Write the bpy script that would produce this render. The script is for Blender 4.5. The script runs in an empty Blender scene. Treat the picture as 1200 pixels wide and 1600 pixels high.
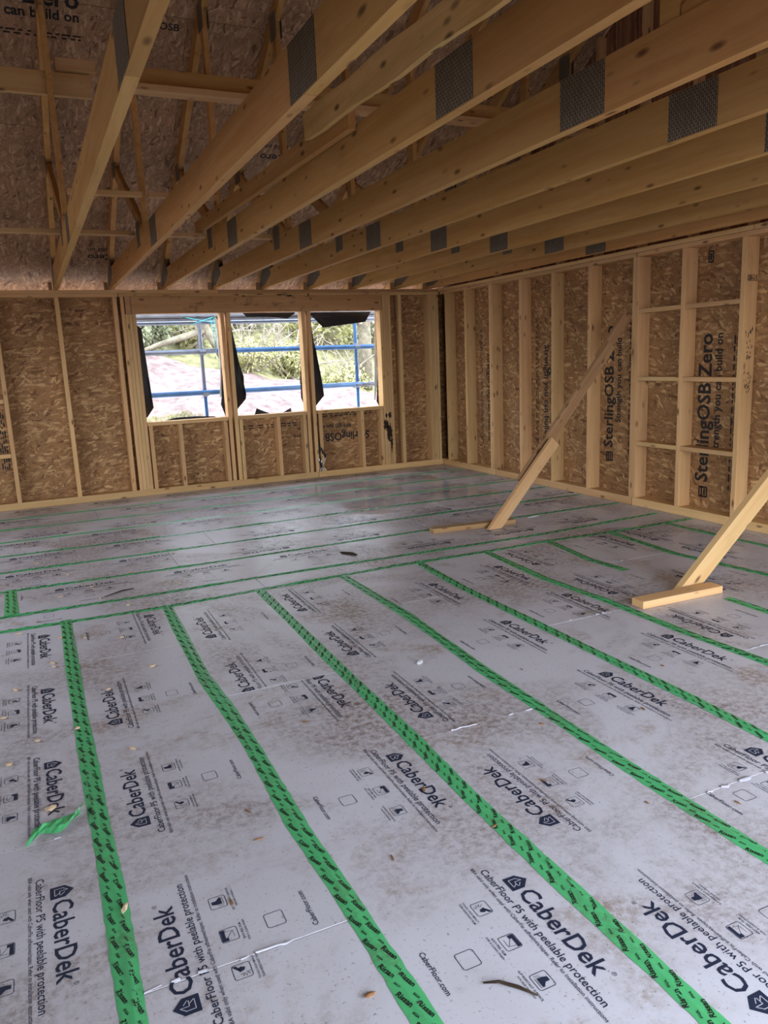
import bpy, bmesh, math, random
from mathutils import Vector, Matrix
random.seed(7)
S = bpy.context.scene
COL = S.collection
D = bpy.data

# ------------------------------------------------------------------ camera
cam = D.cameras.new('camera'); cam.sensor_fit = 'AUTO'; cam.sensor_width = 36.0
cam.lens = 1195.22 / 1600 * 36.0; cam.clip_start = 0.05; cam.clip_end = 400
camo = D.objects.new('camera', cam); COL.objects.link(camo)
yaw, pit, rol = 0.42350, -0.19865, -0.04301
fw = Vector((math.sin(yaw)*math.cos(pit), math.cos(yaw)*math.cos(pit), math.sin(pit)))
r0 = Vector((math.cos(yaw), -math.sin(yaw), 0)); u0 = r0.cross(fw)
rr = math.cos(rol)*r0 + math.sin(rol)*u0; uu = -math.sin(rol)*r0 + math.cos(rol)*u0
M = Matrix((( rr.x, uu.x, -fw.x, 0), (rr.y, uu.y, -fw.y, 0), (rr.z, uu.z, -fw.z, 1.5033), (0, 0, 0, 1)))
camo.matrix_world = M
S.camera = camo

# ------------------------------------------------------------------ sky, light, exposure
S.view_settings.view_transform = 'Standard'; S.view_settings.look = 'None'
S.view_settings.gamma = 1.0; S.view_settings.use_curve_mapping = False
S.view_settings.exposure = 2.8
W = D.worlds.new('overcast_sky'); S.world = W; W.use_nodes = True
wn = W.node_tree; wn.nodes.clear()
wo = wn.nodes.new('ShaderNodeOutputWorld'); wb = wn.nodes.new('ShaderNodeBackground')
wt = wn.nodes.new('ShaderNodeTexCoord'); ws = wn.nodes.new('ShaderNodeSeparateXYZ'); wr = wn.nodes.new('ShaderNodeValToRGB')
wn.links.new(wt.outputs['Generated'], ws.inputs[0]); wn.links.new(ws.outputs['Z'], wr.inputs[0])
wr.color_ramp.elements[0].position = 0.0; wr.color_ramp.elements[0].color = (0.86, 0.91, 1.0, 1)
wr.color_ramp.elements[1].position = 0.9; wr.color_ramp.elements[1].color = (0.70, 0.81, 1.0, 1)
wn.links.new(wr.outputs[0], wb.inputs['Color']); wn.links.new(wb.outputs[0], wo.inputs['Surface'])
wb.inputs['Strength'].default_value = 1.6
def portal(name, loc, rot, sx, sy):
    l = D.lights.new(name, 'AREA'); l.shape = 'RECTANGLE'; l.size = sx; l.size_y = sy; l.cycles.is_portal = True
    o = D.objects.new(name, l); COL.objects.link(o); o.location = loc; o.rotation_euler = rot
portal('window_portal', (2.76, 9.7, 1.49), (math.pi/2, 0, math.pi), 3.2, 1.3)
portal('front_opening_portal', (2.62, -0.88, 1.1), (math.pi/2, 0, 0), 4.9, 2.25)
portal('left_opening_portal', (-3.36, 5.4, 1.48), (math.pi/2, 0, -math.pi/2), 4.1, 1.35)

# ------------------------------------------------------------------ materials
def mat(name, rough=0.7, spec=0.5):
    m = D.materials.new(name); m.use_nodes = True
    b = m.node_tree.nodes['Principled BSDF']; b.inputs['Roughness'].default_value = rough
    b.inputs['Specular IOR Level'].default_value = spec
    return m, m.node_tree, b
class G:
    def __init__(s, nt): s.nt = nt
    def n(s, t, **k):
        x = s.nt.nodes.new('ShaderNode' + t)
        for a, v in k.items(): setattr(x, a, v)
        return x
    def l(s, a, b): s.nt.links.new(a, b)
    def v(s, x, sock, val):
        if hasattr(val, 'links') or hasattr(val, 'is_linked'): s.l(val, x.inputs[sock])
        else: x.inputs[sock].default_value = val
    def math(s, op, a, b=0.0, clamp=False):
        x = s.n('Math', operation=op, use_clamp=clamp); s.v(x, 0, a); s.v(x, 1, b); return x.outputs[0]
    def vmath(s, op, a, b):
        x = s.n('VectorMath', operation=op); s.v(x, 0, a); s.v(x, 1, b); return x.outputs[0]
    def mapping(s, vec, scale=(1, 1, 1), rot=(0, 0, 0), loc=(0, 0, 0)):
        x = s.n('Mapping'); s.l(vec, x.inputs[0]); x.inputs['Scale'].default_value = scale
        x.inputs['Rotation'].default_value = rot; x.inputs['Location'].default_value = loc; return x.outputs[0]
    def noise(s, vec, scale, detail=3, rough=0.5, dist=0.0):
        x = s.n('TexNoise'); s.l(vec, x.inputs['Vector']); x.inputs['Scale'].default_value = scale
        x.inputs['Detail'].default_value = detail; x.inputs['Roughness'].default_value = rough
        x.inputs['Distortion'].default_value = dist; return x
    def vor(s, vec, scale=1.0, feature='F1'):
        x = s.n('TexVoronoi', feature=feature); s.l(vec, x.inputs['Vector']); x.inputs['Scale'].default_value = scale; return x
    def ramp(s, fac, stops):
        x = s.n('ValToRGB'); e = x.color_ramp.elements
        while len(e) < len(stops): e.new(0.5)
        for i, (p, c) in enumerate(stops):
            e[i].position = p; e[i].color = (c, c, c, 1) if not hasattr(c, '__len__') else (*c, 1)
        s.l(fac, x.inputs[0]); return x.outputs[0]
    def mix(s, fac, a, b, blend='MIX'):
        x = s.n('Mix', data_type='RGBA', blend_type=blend)
        s.v(x, 0, fac); s.v(x, 6, a if not isinstance(a, tuple) else (*a, 1)); s.v(x, 7, b if not isinstance(b, tuple) else (*b, 1)); return x.outputs[2]
    def bump(s, h, strength, dist, bsdf):
        x = s.n('Bump'); s.l(h, x.inputs['Height']); x.inputs['Strength'].default_value = strength
        x.inputs['Distance'].default_value = dist; s.l(x.outputs[0], bsdf.inputs['Normal'])

def wood_mat(name, c1, c2, knot=(0.10, 0.04, 0.015), mould=0.0, var=0.25):
    m, nt, b = mat(name, 0.72, 0.25); g = G(nt)
    tc = g.n('TexCoord').outputs['Object']; oi = g.n('ObjectInfo')
    off = g.n('CombineXYZ'); r = oi.outputs['Random']
    g.l(g.math('MULTIPLY', r, 61.0), off.inputs[0]); g.l(g.math('MULTIPLY', r, 37.0), off.inputs[1]); g.l(g.math('MULTIPLY', r, 23.0), off.inputs[2])
    p = g.vmath('ADD', tc, off.outputs[0])
    warp = g.noise(g.mapping(p, (1.2, 4, 4)), 1.0, 2).outputs['Color']
    pw = g.vmath('ADD', p, g.vmath('MULTIPLY', warp, (0.0, 0.05, 0.05)))
    broad = g.noise(g.mapping(pw, (0.9, 16, 16)), 1.0, 3, 0.6).outputs[0]
    fine = g.noise(g.mapping(pw, (3, 120, 120)), 1.0, 2, 0.6).outputs[0]
    f = g.math('ADD', g.math('MULTIPLY', broad, 0.75), g.math('MULTIPLY', fine, 0.25))
    col = g.mix(g.ramp(f, [(0.36, 0.0), (0.64, 1.0)]), c1, c2)
    cell = g.vor(g.mapping(p, (5.5, 15, 15)), 1.0)
    kn = g.ramp(cell.outputs['Distance'], [(0.07, 1.0), (0.14, 0.7), (0.24, 0.0)])
    sep = g.n('SeparateColor'); g.l(cell.outputs['Color'], sep.inputs[0])
    kn = g.math('MULTIPLY', kn, g.ramp(sep.outputs[0], [(0.55, 0.0), (0.66, 1.0)]))
    col = g.mix(g.math('MULTIPLY', kn, 0.85), col, knot)
    hv = g.n('HueSaturation'); g.l(col, hv.inputs['Color'])
    g.l(g.math('ADD', g.math('MULTIPLY', r, var), 1.0 - var*0.5), hv.inputs['Value'])
    g.l(g.math('ADD', g.math('MULTIPLY', g.math('FRACT', g.math('MULTIPLY', r, 7.3)), 0.012), 0.494), hv.inputs['Hue'])
    col = hv.outputs[0]
    if mould > 0:
        mk = g.noise(g.mapping(p, (5, 9, 9)), 1.0, 5, 0.7).outputs[0]
        col = g.mix(g.math('MULTIPLY', g.ramp(mk, [(0.56, 0.0), (0.68, 1.0)]), mould), col, (0.035, 0.025, 0.02))
    else:
        mk = g.noise(g.mapping(p, (2.2, 6, 6)), 1.0, 4, 0.65).outputs[0]
        col = g.mix(g.math('MULTIPLY', g.ramp(mk, [(0.55, 0.0), (0.8, 1.0)]), 0.30), col, (0.20, 0.12, 0.06))
    g.l(col, b.inputs['Base Color'])
    g.bump(f, 0.25, 0.002, b)
    return m

def osb_mat(name, dark, mid, light, rough=0.7):
    m, nt, b = mat(name, rough, 0.3); g = G(nt)
    tc = g.n('TexCoord').outputs['Object']; oi = g.n('ObjectInfo').outputs['Random']
    off = g.n('CombineXYZ'); g.l(g.math('MULTIPLY', oi, 71.0), off.inputs[0]); g.l(g.math('MULTIPLY', oi, 43.0), off.inputs[1])
    p = g.vmath('ADD', tc, off.outputs[0])
    w = g.noise(p, 6.0, 3).outputs['Color']
    p = g.vmath('ADD', p, g.vmath('MULTIPLY', g.vmath('SUBTRACT', w, (0.5, 0.5, 0.5)), (0.07, 0.07, 0.0)))
    vals, dsts, seps = [], [], []
    for i, a in enumerate((0.15, 0.95, -0.75, 1.65)):
        v = g.vor(g.mapping(g.mapping(p, (1, 1, 1), (0, 0, a), (i*3.7, i*1.9, 0)), (12.0, 46.0, 1.0)), 1.0)
        sp = g.n('SeparateColor'); g.l(v.outputs['Color'], sp.inputs[0])
        vals.append(sp.outputs[0]); seps.append(sp.outputs[1]); dsts.append(v.outputs['Distance'])
    val, dst = vals[0], dsts[0]
    for i in (1, 2, 3):
        sel = g.math('GREATER_THAN', seps[i], 0.5)
        x = g.n('Mix', data_type='FLOAT'); g.l(sel, x.inputs[0]); g.l(val, x.inputs[2]); g.l(vals[i], x.inputs[3]); val = x.outputs[0]
        x = g.n('Mix', data_type='FLOAT'); g.l(sel, x.inputs[0]); g.l(dst, x.inputs[2]); g.l(dsts[i], x.inputs[3]); dst = x.outputs[0]
    col = g.ramp(val, [(0.0, dark), (0.10, mid), (0.60, mid), (1.0, light)])
    ed = g.ramp(dst, [(0.45, 1.0), (0.95, 0.62)])
    col = g.mix(1.0, col, ed, 'MULTIPLY')
    gr = g.noise(g.mapping(g.mapping(p, (1, 1, 1), (0, 0, 0.7)), (60, 200, 1)), 1.0, 2).outputs[0]
    col = g.mix(1.0, col, g.ramp(gr, [(0.3, 0.78), (0.7, 1.12)]), 'MULTIPLY')
    big = g.noise(p, 1.6, 3).outputs[0]
    col = g.mix(1.0, col, g.ramp(big, [(0.3, 0.82), (0.7, 1.12)]), 'MULTIPLY')
    g.l(col, b.inputs['Base Color'])
    g.bump(g.math('SUBTRACT', val, dst), 0.35, 0.003, b)
    return m

MAT = {}
MAT['stud'] = wood_mat('pine_stud', (0.66, 0.425, 0.205), (0.58, 0.34, 0.14))
MAT['chord'] = wood_mat('pine_truss', (0.56, 0.325, 0.12), (0.47, 0.245, 0.072))
MAT['rough'] = wood_mat('weathered_board', (0.43, 0.262, 0.128), (0.33, 0.182, 0.08), var=0.15)
MAT['yellow'] = wood_mat('yellow_split_board', (0.84, 0.55, 0.235), (0.66, 0.38, 0.125), var=0.1)
MAT['header'] = wood_mat('header_timber', (0.54, 0.32, 0.145), (0.43, 0.235, 0.09), mould=0.55)
MAT['mouldy'] = wood_mat('mould_stained_timber', (0.50, 0.31, 0.14), (0.40, 0.22, 0.085), mould=0.9)
MAT['osb'] = osb_mat('osb_wall', (0.17, 0.075, 0.028), (0.35, 0.18, 0.072), (0.62, 0.385, 0.175))
MAT['osb_roof'] = osb_mat('osb_roof', (0.20, 0.105, 0.055), (0.40, 0.235, 0.13), (0.60, 0.40, 0.24))
MAT['osb_red'] = osb_mat('osb_gable', (0.14, 0.055, 0.03), (0.30, 0.14, 0.075), (0.44, 0.24, 0.13))

def plain(name, col, rough=0.6, spec=0.4, metal=0.0, var=0.0, vs=8.0, bumpd=0.0):
    m, nt, b = mat(name, rough, spec); b.inputs['Metallic'].default_value = metal
    if var or bumpd:
        g = G(nt); tc = g.n('TexCoord').outputs['Object']; n = g.noise(tc, vs, 5, 0.6).outputs[0]
        g.l(g.mix(1.0, col, g.ramp(n, [(0.3, 1.0 - var), (0.7, 1.0 + var)]), 'MULTIPLY'), b.inputs['Base Color'])
        if bumpd: g.bump(n, 0.5, bumpd, b)
    else: b.inputs['Base Color'].default_value = (*col, 1)
    return m
MAT['ink'] = plain('navy_print', (0.020, 0.027, 0.055), 0.55, 0.3)
MAT['black_ink'] = plain('black_print', (0.018, 0.015, 0.014), 0.6, 0.3)
MAT['paleink'] = plain('print_gap_film', (0.50, 0.50, 0.55), 0.45, 0.4)
MAT['membrane'] = plain('black_membrane', (0.012, 0.012, 0.014), 0.55, 0.4, var=0.3, vs=20, bumpd=0.002)
MAT['film'] = plain('white_film', (0.78, 0.80, 0.83), 0.3, 0.5, var=0.08, vs=25, bumpd=0.002)
MAT['blue_tube'] = plain('blue_painted_tube', (0.07, 0.20, 0.45), 0.45, 0.5, var=0.25, vs=6)
MAT['grey_tube'] = plain('galvanised_tube', (0.25, 0.29, 0.36), 0.45, 0.5, 0.3, var=0.2, vs=8)
MAT['scaf_board'] = plain('scaffold_plank', (0.24, 0.25, 0.27), 0.8, 0.2, var=0.2, vs=6)
MAT['cyan'] = plain('cyan_cord', (0.10, 0.55, 0.58), 0.6, 0.3)
MAT['dark_wood'] = plain('dark_bark', (0.035, 0.022, 0.014), 0.8, 0.2, var=0.4, vs=40)
MAT['chip'] = plain('pale_wood_chip', (0.62, 0.47, 0.31), 0.8, 0.2, var=0.25, vs=60)
MAT['brown_chip'] = plain('brown_wood_chip', (0.27, 0.14, 0.065), 0.8, 0.2, var=0.35, vs=60)
MAT['soil'] = plain('pinkish_soil', (0.165, 0.115, 0.103), 0.95, 0.1, var=0.45, vs=5, bumpd=0.05)
MAT['grass'] = plain('bank_grass', (0.24, 0.225, 0.11), 0.95, 0.1, var=0.6, vs=4, bumpd=0.05)
MAT['leaf_y'] = plain('yellow_green_leaf', (0.31, 0.30, 0.13), 0.7, 0.3, var=0.5, vs=3)
MAT['leaf_g'] = plain('grey_green_leaf', (0.19, 0.21, 0.12), 0.7, 0.3, var=0.5, vs=3)
MAT['twig'] = plain('bare_twig', (0.28, 0.24, 0.19), 0.85, 0.2, var=0.4, vs=6)
MAT['trunk'] = plain('lichen_trunk', (0.17, 0.15, 0.105), 0.9, 0.1, var=0.45, vs=7, bumpd=0.02)
MAT['slab'] = plain('dark_joint', (0.03, 0.028, 0.026), 0.9, 0.1)

def film_floor():
    m, nt, b = mat('film_faced_board', 0.38, 0.5); g = G(nt)
    P = g.n('NewGeometry').outputs['Position']
    oi = g.n('ObjectInfo').outputs['Random']
    base = g.mix(g.noise(P, 0.9, 3).outputs[0], (0.56, 0.555, 0.61), (0.66, 0.655, 0.70))
    hv = g.n('HueSaturation'); g.l(base, hv.inputs['Color']); g.l(g.math('ADD', g.math('MULTIPLY', oi, 0.10), 0.95), hv.inputs['Value']); base = hv.outputs[0]
    big = g.noise(P, 1.15, 6, 0.62, 0.6).outputs[0]
    fin = g.noise(P, 34.0, 7, 0.78).outputs[0]
    spk = g.noise(P, 90.0, 3, 0.7).outputs[0]
    dirt = g.math('MULTIPLY', g.ramp(big, [(0.45, 0.0), (0.66, 1.0)]), g.ramp(fin, [(0.43, 0.03), (0.62, 1.0)]))
    haze = g.math('MULTIPLY', g.ramp(big, [(0.36, 0.0), (0.62, 1.0)]), 0.28)
    specks = g.math('MULTIPLY', g.ramp(spk, [(0.60, 0.0), (0.68, 1.0)]), g.ramp(fin, [(0.42, 0.0), (0.56, 1.0)]))
    big2 = g.noise(g.vmath('ADD', P, (7.3, 2.1, 0)), 2.3, 5, 0.6).outputs[0]
    rust = g.math('MULTIPLY', g.ramp(big2, [(0.56, 0.0), (0.68, 1.0)]), g.ramp(fin, [(0.40, 0.0), (0.56, 1.0)]))
    col = g.mix(haze, base, (0.36, 0.29, 0.26))
    col = g.mix(g.math('MULTIPLY', dirt, 0.92), col, (0.135, 0.075, 0.045))
    col = g.mix(g.math('MULTIPLY', rust, 0.68), col, (0.23, 0.14, 0.065))
    col = g.mix(g.math('MULTIPLY', specks, 0.8), col, (0.13, 0.085, 0.06))
    # wet patch towards the back wall, with its own outline
    sx = g.n('SeparateXYZ'); g.l(P, sx.inputs[0])
    wn_ = g.noise(P, 0.8, 5, 0.6, 0.4).outputs[0]
    wy = g.math('MULTIPLY', g.ramp(g.math('DIVIDE', sx.outputs[1], 10.0), [(0.58, 0.0), (0.70, 1.0), (0.86, 1.0), (0.95, 0.3)]), g.ramp(g.math('DIVIDE', sx.outputs[0], 6.0), [(0.28, 0.0), (0.50, 1.0), (0.74, 1.0), (0.83, 0.0)]))
    wet = g.ramp(g.math('MULTIPLY', wy, g.math('ADD', wn_, 0.12)), [(0.44, 0.0), (0.62, 1.0)])
    col = g.mix(g.math('MULTIPLY', wet, 0.30), col, (0.20, 0.16, 0.14))
    g.l(col, b.inputs['Base Color'])
    dry = g.math('ADD', g.math('MULTIPLY', dirt, 0.25), g.math('ADD', g.math('MULTIPLY', big2, 0.10), 0.27))
    x = g.n('Mix', data_type='FLOAT'); g.l(wet, x.inputs[0]); g.l(dry, x.inputs[2]); x.inputs[3].default_value = 0.10
    g.l(x.outputs[0], b.inputs['Roughness'])
    h = g.math('ADD', g.math('MULTIPLY', g.noise(P, 14.0, 3).outputs[0], 0.5), g.math('MULTIPLY', fin, 0.3))
    g.bump(h, 0.10, 0.004, b)
    return m
MAT['film_floor'] = film_floor()

def tape_mat():
    m, nt, b = mat('green_tape', 0.34, 0.5); g = G(nt)
    P = g.n('NewGeometry').outputs['Position']
    n = g.noise(P, 4.0, 6, 0.7).outputs[0]; f = g.noise(P, 60.0, 4, 0.7).outputs[0]
    col = g.mix(n, (0.06, 0.40, 0.135), (0.12, 0.54, 0.22))
    col = g.mix(g.math('MULTIPLY', g.ramp(g.math('MULTIPLY', n, g.math('ADD', f, 0.45)), [(0.50, 0.0), (0.70, 1.0)]), 0.55), col, (0.10, 0.09, 0.045))
    g.l(col, b.inputs['Base Color']); g.bump(f, 0.15, 0.002, b)
    return m
MAT['tape'] = tape_mat()

def plate_mat():
    m, nt, b = mat('nail_plate_steel', 0.55, 0.25); b.inputs['Metallic'].default_value = 0.0; g = G(nt)
    tc = g.n('TexCoord').outputs['Object']
    br = g.n('TexBrick'); sx = g.n('SeparateXYZ'); g.l(tc, sx.inputs[0]); cx = g.n('CombineXYZ')
    g.l(g.math('ADD', sx.outputs[0], sx.outputs[1]), cx.inputs[1]); g.l(sx.outputs[2], cx.inputs[0]); g.l(cx.outputs[0], br.inputs['Vector'])
    br.inputs['Scale'].default_value = 1.0; br.inputs['Brick Width'].default_value = 0.026; br.inputs['Row Height'].default_value = 0.0105
    br.inputs['Mortar Size'].default_value = 0.0028; br.inputs['Color1'].default_value = (0.21, 0.175, 0.125, 1); br.inputs['Color2'].default_value = (0.30, 0.255, 0.185, 1)
    br.inputs['Mortar'].default_value = (0.075, 0.058, 0.038, 1)
    g.l(br.outputs[0], b.inputs['Base Color']); g.bump(br.outputs['Fac'], 0.6, 0.002, b)
    return m
MAT['plate'] = plate_mat()

# ------------------------------------------------------------------ helpers
def link(o, parent=None, label=None, cat=None, group=None, kind=None):
    COL.objects.link(o)
    if parent is not None: o.parent = parent
    if label: o['label'] = label
    if cat: o['category'] = cat
    if group: o['group'] = group
    if kind: o['kind'] = kind
    return o
def put(o, Mw):
    o.matrix_basis = (Matrix.Translation(-Vector(o.parent['_at'])) @ Mw) if o.parent is not None else Mw
def root(name, at, label=None, cat=None, group=None, kind=None):
    o = D.objects.new(name, None); o.empty_display_size = 0.1; o.location = at; o['_at'] = list(at)
    return link(o, None, label, cat, group, kind)
def world_of(parent):
    v = Vector((0, 0, 0)); q = parent
    while q is not None:
        v += q.location; q = q.parent
    return v
def obj(name, me, m=None, parent=None, Mw=None, **k):
    """Mw: world matrix; parents are translation-only or identity"""
    o = D.objects.new(name, me)
    if m is not None and len(me.materials) == 0: me.materials.append(MAT[m])
    link(o, parent, **k)
    Mw = Mw if Mw is not None else Matrix.Identity(4)
    if parent is not None:
        pm = parent.get('_pm'); pm = Matrix([pm[i*4:i*4+4] for i in range(4)]) if pm is not None else Matrix.Translation(parent.location)
        o.matrix_basis = pm.inverted() @ Mw
    else: o.matrix_basis = Mw
    o['_pm'] = [x for row in Mw for x in row]
    return o
def mesh(name, verts, faces):
    me = D.meshes.new(name); me.from_pydata([tuple(v) for v in verts], [], faces); me.update(); return me
_box = {}
def boxmesh(l, w, h, bev=0.002, m='stud'):
    key = (round(l, 4), round(w, 4), round(h, 4), bev, m)
    if key in _box: return _box[key]
    bm = bmesh.new(); bmesh.ops.create_cube(bm, size=1.0, matrix=Matrix.Diagonal((l, w, h, 1)))
    if bev: bmesh.ops.bevel(bm, geom=list(bm.edges), offset=bev, segments=1, affect='EDGES', clamp_overlap=True)
    me = D.meshes.new('board'); bm.to_mesh(me); bm.free(); me.materials.append(MAT[m]); _box[key] = me; return me
def beam(name, p0, p1, w, h, up=(0, 0, 1), m='stud', parent=None, bev=0.002, roll=0.0, **k):
    """timber from p0 to p1 (axis), w = thickness across, h = depth along up"""
    p0, p1 = Vector(p0), Vector(p1); x = (p1 - p0); L = x.length; x.normalize()
    z = Vector(up); z = (z - x*z.dot(x)).normalized(); y = z.cross(x)
    R = Matrix(((x.x, y.x, z.x), (x.y, y.y, z.y), (x.z, y.z, z.z))).to_4x4()
    if roll: R = R @ Matrix.Rotation(roll, 4, 'X')
    return obj(name, boxmesh(L, w, h, bev, m), None, parent, Matrix.Translation((p0+p1)/2) @ R, **k)
def panel(name, c, size, xdir, ydir, m='osb', parent=None, **k):
    x, y = Vector(xdir).normalized(), Vector(ydir).normalized(); z = x.cross(y)
    R = Matrix(((x.x, y.x, z.x), (x.y, y.y, z.y), (x.z, y.z, z.z))).to_4x4()
    return obj(name, boxmesh(size[0], size[1], size[2], 0.0015, m), None, parent, Matrix.Translation(c) @ R, **k)
def prism_x(poly, x0, x1, m):
    """polygon in (y, z) extruded from x0 to x1, returned with local origin at centroid and local X along world Y (grain)"""
    n = len(poly); cy = sum(p[0] for p in poly)/n; cz = sum(p[1] for p in poly)/n; cx = (x0+x1)/2; t = (x1-x0)/2
    V = [(p[0]-cy, t, p[1]-cz) for p in poly] + [(p[0]-cy, -t, p[1]-cz) for p in poly]
    F = [tuple(range(n)), tuple(range(2*n-1, n-1, -1))] + [(i, n+i, n+(i+1) % n, (i+1) % n) for i in range(n)]
    me = mesh('timber', V, F); bm = bmesh.new(); bm.from_mesh(me); bmesh.ops.recalc_face_normals(bm, faces=bm.faces); bm.to_mesh(me); bm.free()
    me.materials.append(MAT[m])
    Rm = Matrix(((0, -1, 0), (1, 0, 0), (0, 0, 1))).to_4x4()
    return me, Matrix.Translation((cx, cy, cz)) @ Rm
def tube_bm(bm, pts, rad, seg=10):
    rings = []
    for i, p in enumerate(pts):
        p = Vector(p); a = Vector(pts[max(i-1, 0)]); c = Vector(pts[min(i+1, len(pts)-1)]); t = (c-a).normalized()
        ref = Vector((0, 0, 1)) if abs(t.z) < 0.9 else Vector((1, 0, 0)); s = t.cross(ref).normalized(); q = s.cross(t)
        r = rad[i] if hasattr(rad, '__len__') else rad
        rings.append([bm.verts.new(p + (s*math.cos(2*math.pi*j/seg) + q*math.sin(2*math.pi*j/seg))*r) for j in range(seg)])
    for a, b in zip(rings, rings[1:]):
        for j in range(seg): bm.faces.new((a[j], a[(j+1) % seg], b[(j+1) % seg], b[j]))
    bm.faces.new(rings[0][::-1]); bm.faces.new(rings[-1])
def bmobj(name, bm, m, parent=None, smooth=False, Mw=None, **k):
    me = D.meshes.new(name); bmesh.ops.recalc_face_normals(bm, faces=bm.faces); bm.to_mesh(me); bm.free()
    if smooth:
        for p in me.polygons: p.use_smooth = True
    return obj(name, me, m, parent, Mw, **k)
def tube(name, pts, rad, m, parent=None, seg=10, **k):
    bm = bmesh.new(); c = Vector(pts[0]); tube_bm(bm, [Vector(p)-c for p in pts], rad, seg)
    return bmobj(name, bm, m, parent, True, Matrix.Translation(c), **k)

# ---- flat lettering and marks: lists of 2-D triangles
_tc = {}
def text2d(s, offset=0.0):
    key = (s, offset)
    if key in _tc: return _tc[key]
    cu = D.curves.new('t', 'FONT'); cu.body = s; cu.size = 1.0; cu.resolution_u = 2; cu.offset = offset
    o = D.objects.new('t', cu); COL.objects.link(o)
    dg = bpy.context.evaluated_depsgraph_get(); oe = o.evaluated_get(dg); me = oe.to_mesh()
    V = [(v.co.x, v.co.y) for v in me.vertices]; F = [tuple(p.vertices) for p in me.polygons]
    oe.to_mesh_clear(); D.objects.remove(o); D.curves.remove(cu)
    x0 = min(v[0] for v in V); x1 = max(v[0] for v in V)
    V = [((x-x0)/(x1-x0), y/(x1-x0)) for x, y in V]
    _tc[key] = (V, F); return V, F
class Ink:
    def __init__(s): s.V, s.F, s.mi = [], [], []
    def add(s, V, F, z=0.0, mi=0):
        o = len(s.V); s.V += [(x, y, z) for x, y in V]; s.F += [tuple(i+o for i in f) for f in F]; s.mi += [mi]*len(F)
    def text(s, t, u, v, width, offset=0.0, vs=1.0, mi=0, rot=0.0):
        V, F = text2d(t, offset); c, q = math.cos(rot), math.sin(rot)
        s.add([(u + (x*c - y*vs*q)*width, v + (x*q + y*vs*c)*width) for x, y in V], F, 0, mi)
    def poly(s, P, z=0.0, mi=0): s.add(P, [tuple(range(len(P)))], z, mi)
    def line(s, a, b, w, z=0.0, mi=0):
        dx, dy = b[0]-a[0], b[1]-a[1]; L = math.hypot(dx, dy); nx, ny = -dy/L*w/2, dx/L*w/2
        s.poly([(a[0]+nx, a[1]+ny), (b[0]+nx, b[1]+ny), (b[0]-nx, b[1]-ny), (a[0]-nx, a[1]-ny)][::-1], z, mi)
    def ring(s, cx, cy, hw, hh, r, w):
        def rr_(hw, hh, r):
            P = []
            for k, (sx, sy) in enumerate(((1, 1), (-1, 1), (-1, -1), (1, -1))):
                for j in range(4):
                    a = math.pi/2*k + math.pi/6*j
                    P.append((cx + sx*(hw-r) + r*math.cos(a), cy + sy*(hh-r) + r*math.sin(a)))
            return P
        A, B = rr_(hw, hh, r), rr_(hw-w, hh-w, max(r-w, 0.0005)); n = len(A)
        s.add(A+B, [(i, (i+1) % n, n+(i+1) % n, n+i) for i in range(n)])
    def mesh(s, name, mats):
        me = D.meshes.new(name); me.from_pydata(s.V, [], s.F)
        for m in mats: me.materials.append(MAT[m])
        me.polygons.foreach_set('material_index', s.mi); me.update(); return me

# ------------------------------------------------------------------ room dimensions
H = 2.385; YB = 9.415; XR = 5.19; YF = -0.72; XLW = -3.2; DEP = 0.14
SL = 0.577
def rz(y): return 3.34 + SL*(7.9 - y)          # underside of the rafters
YRIDGE = 4.35; YE = 9.80; YR_ = 9.78

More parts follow.
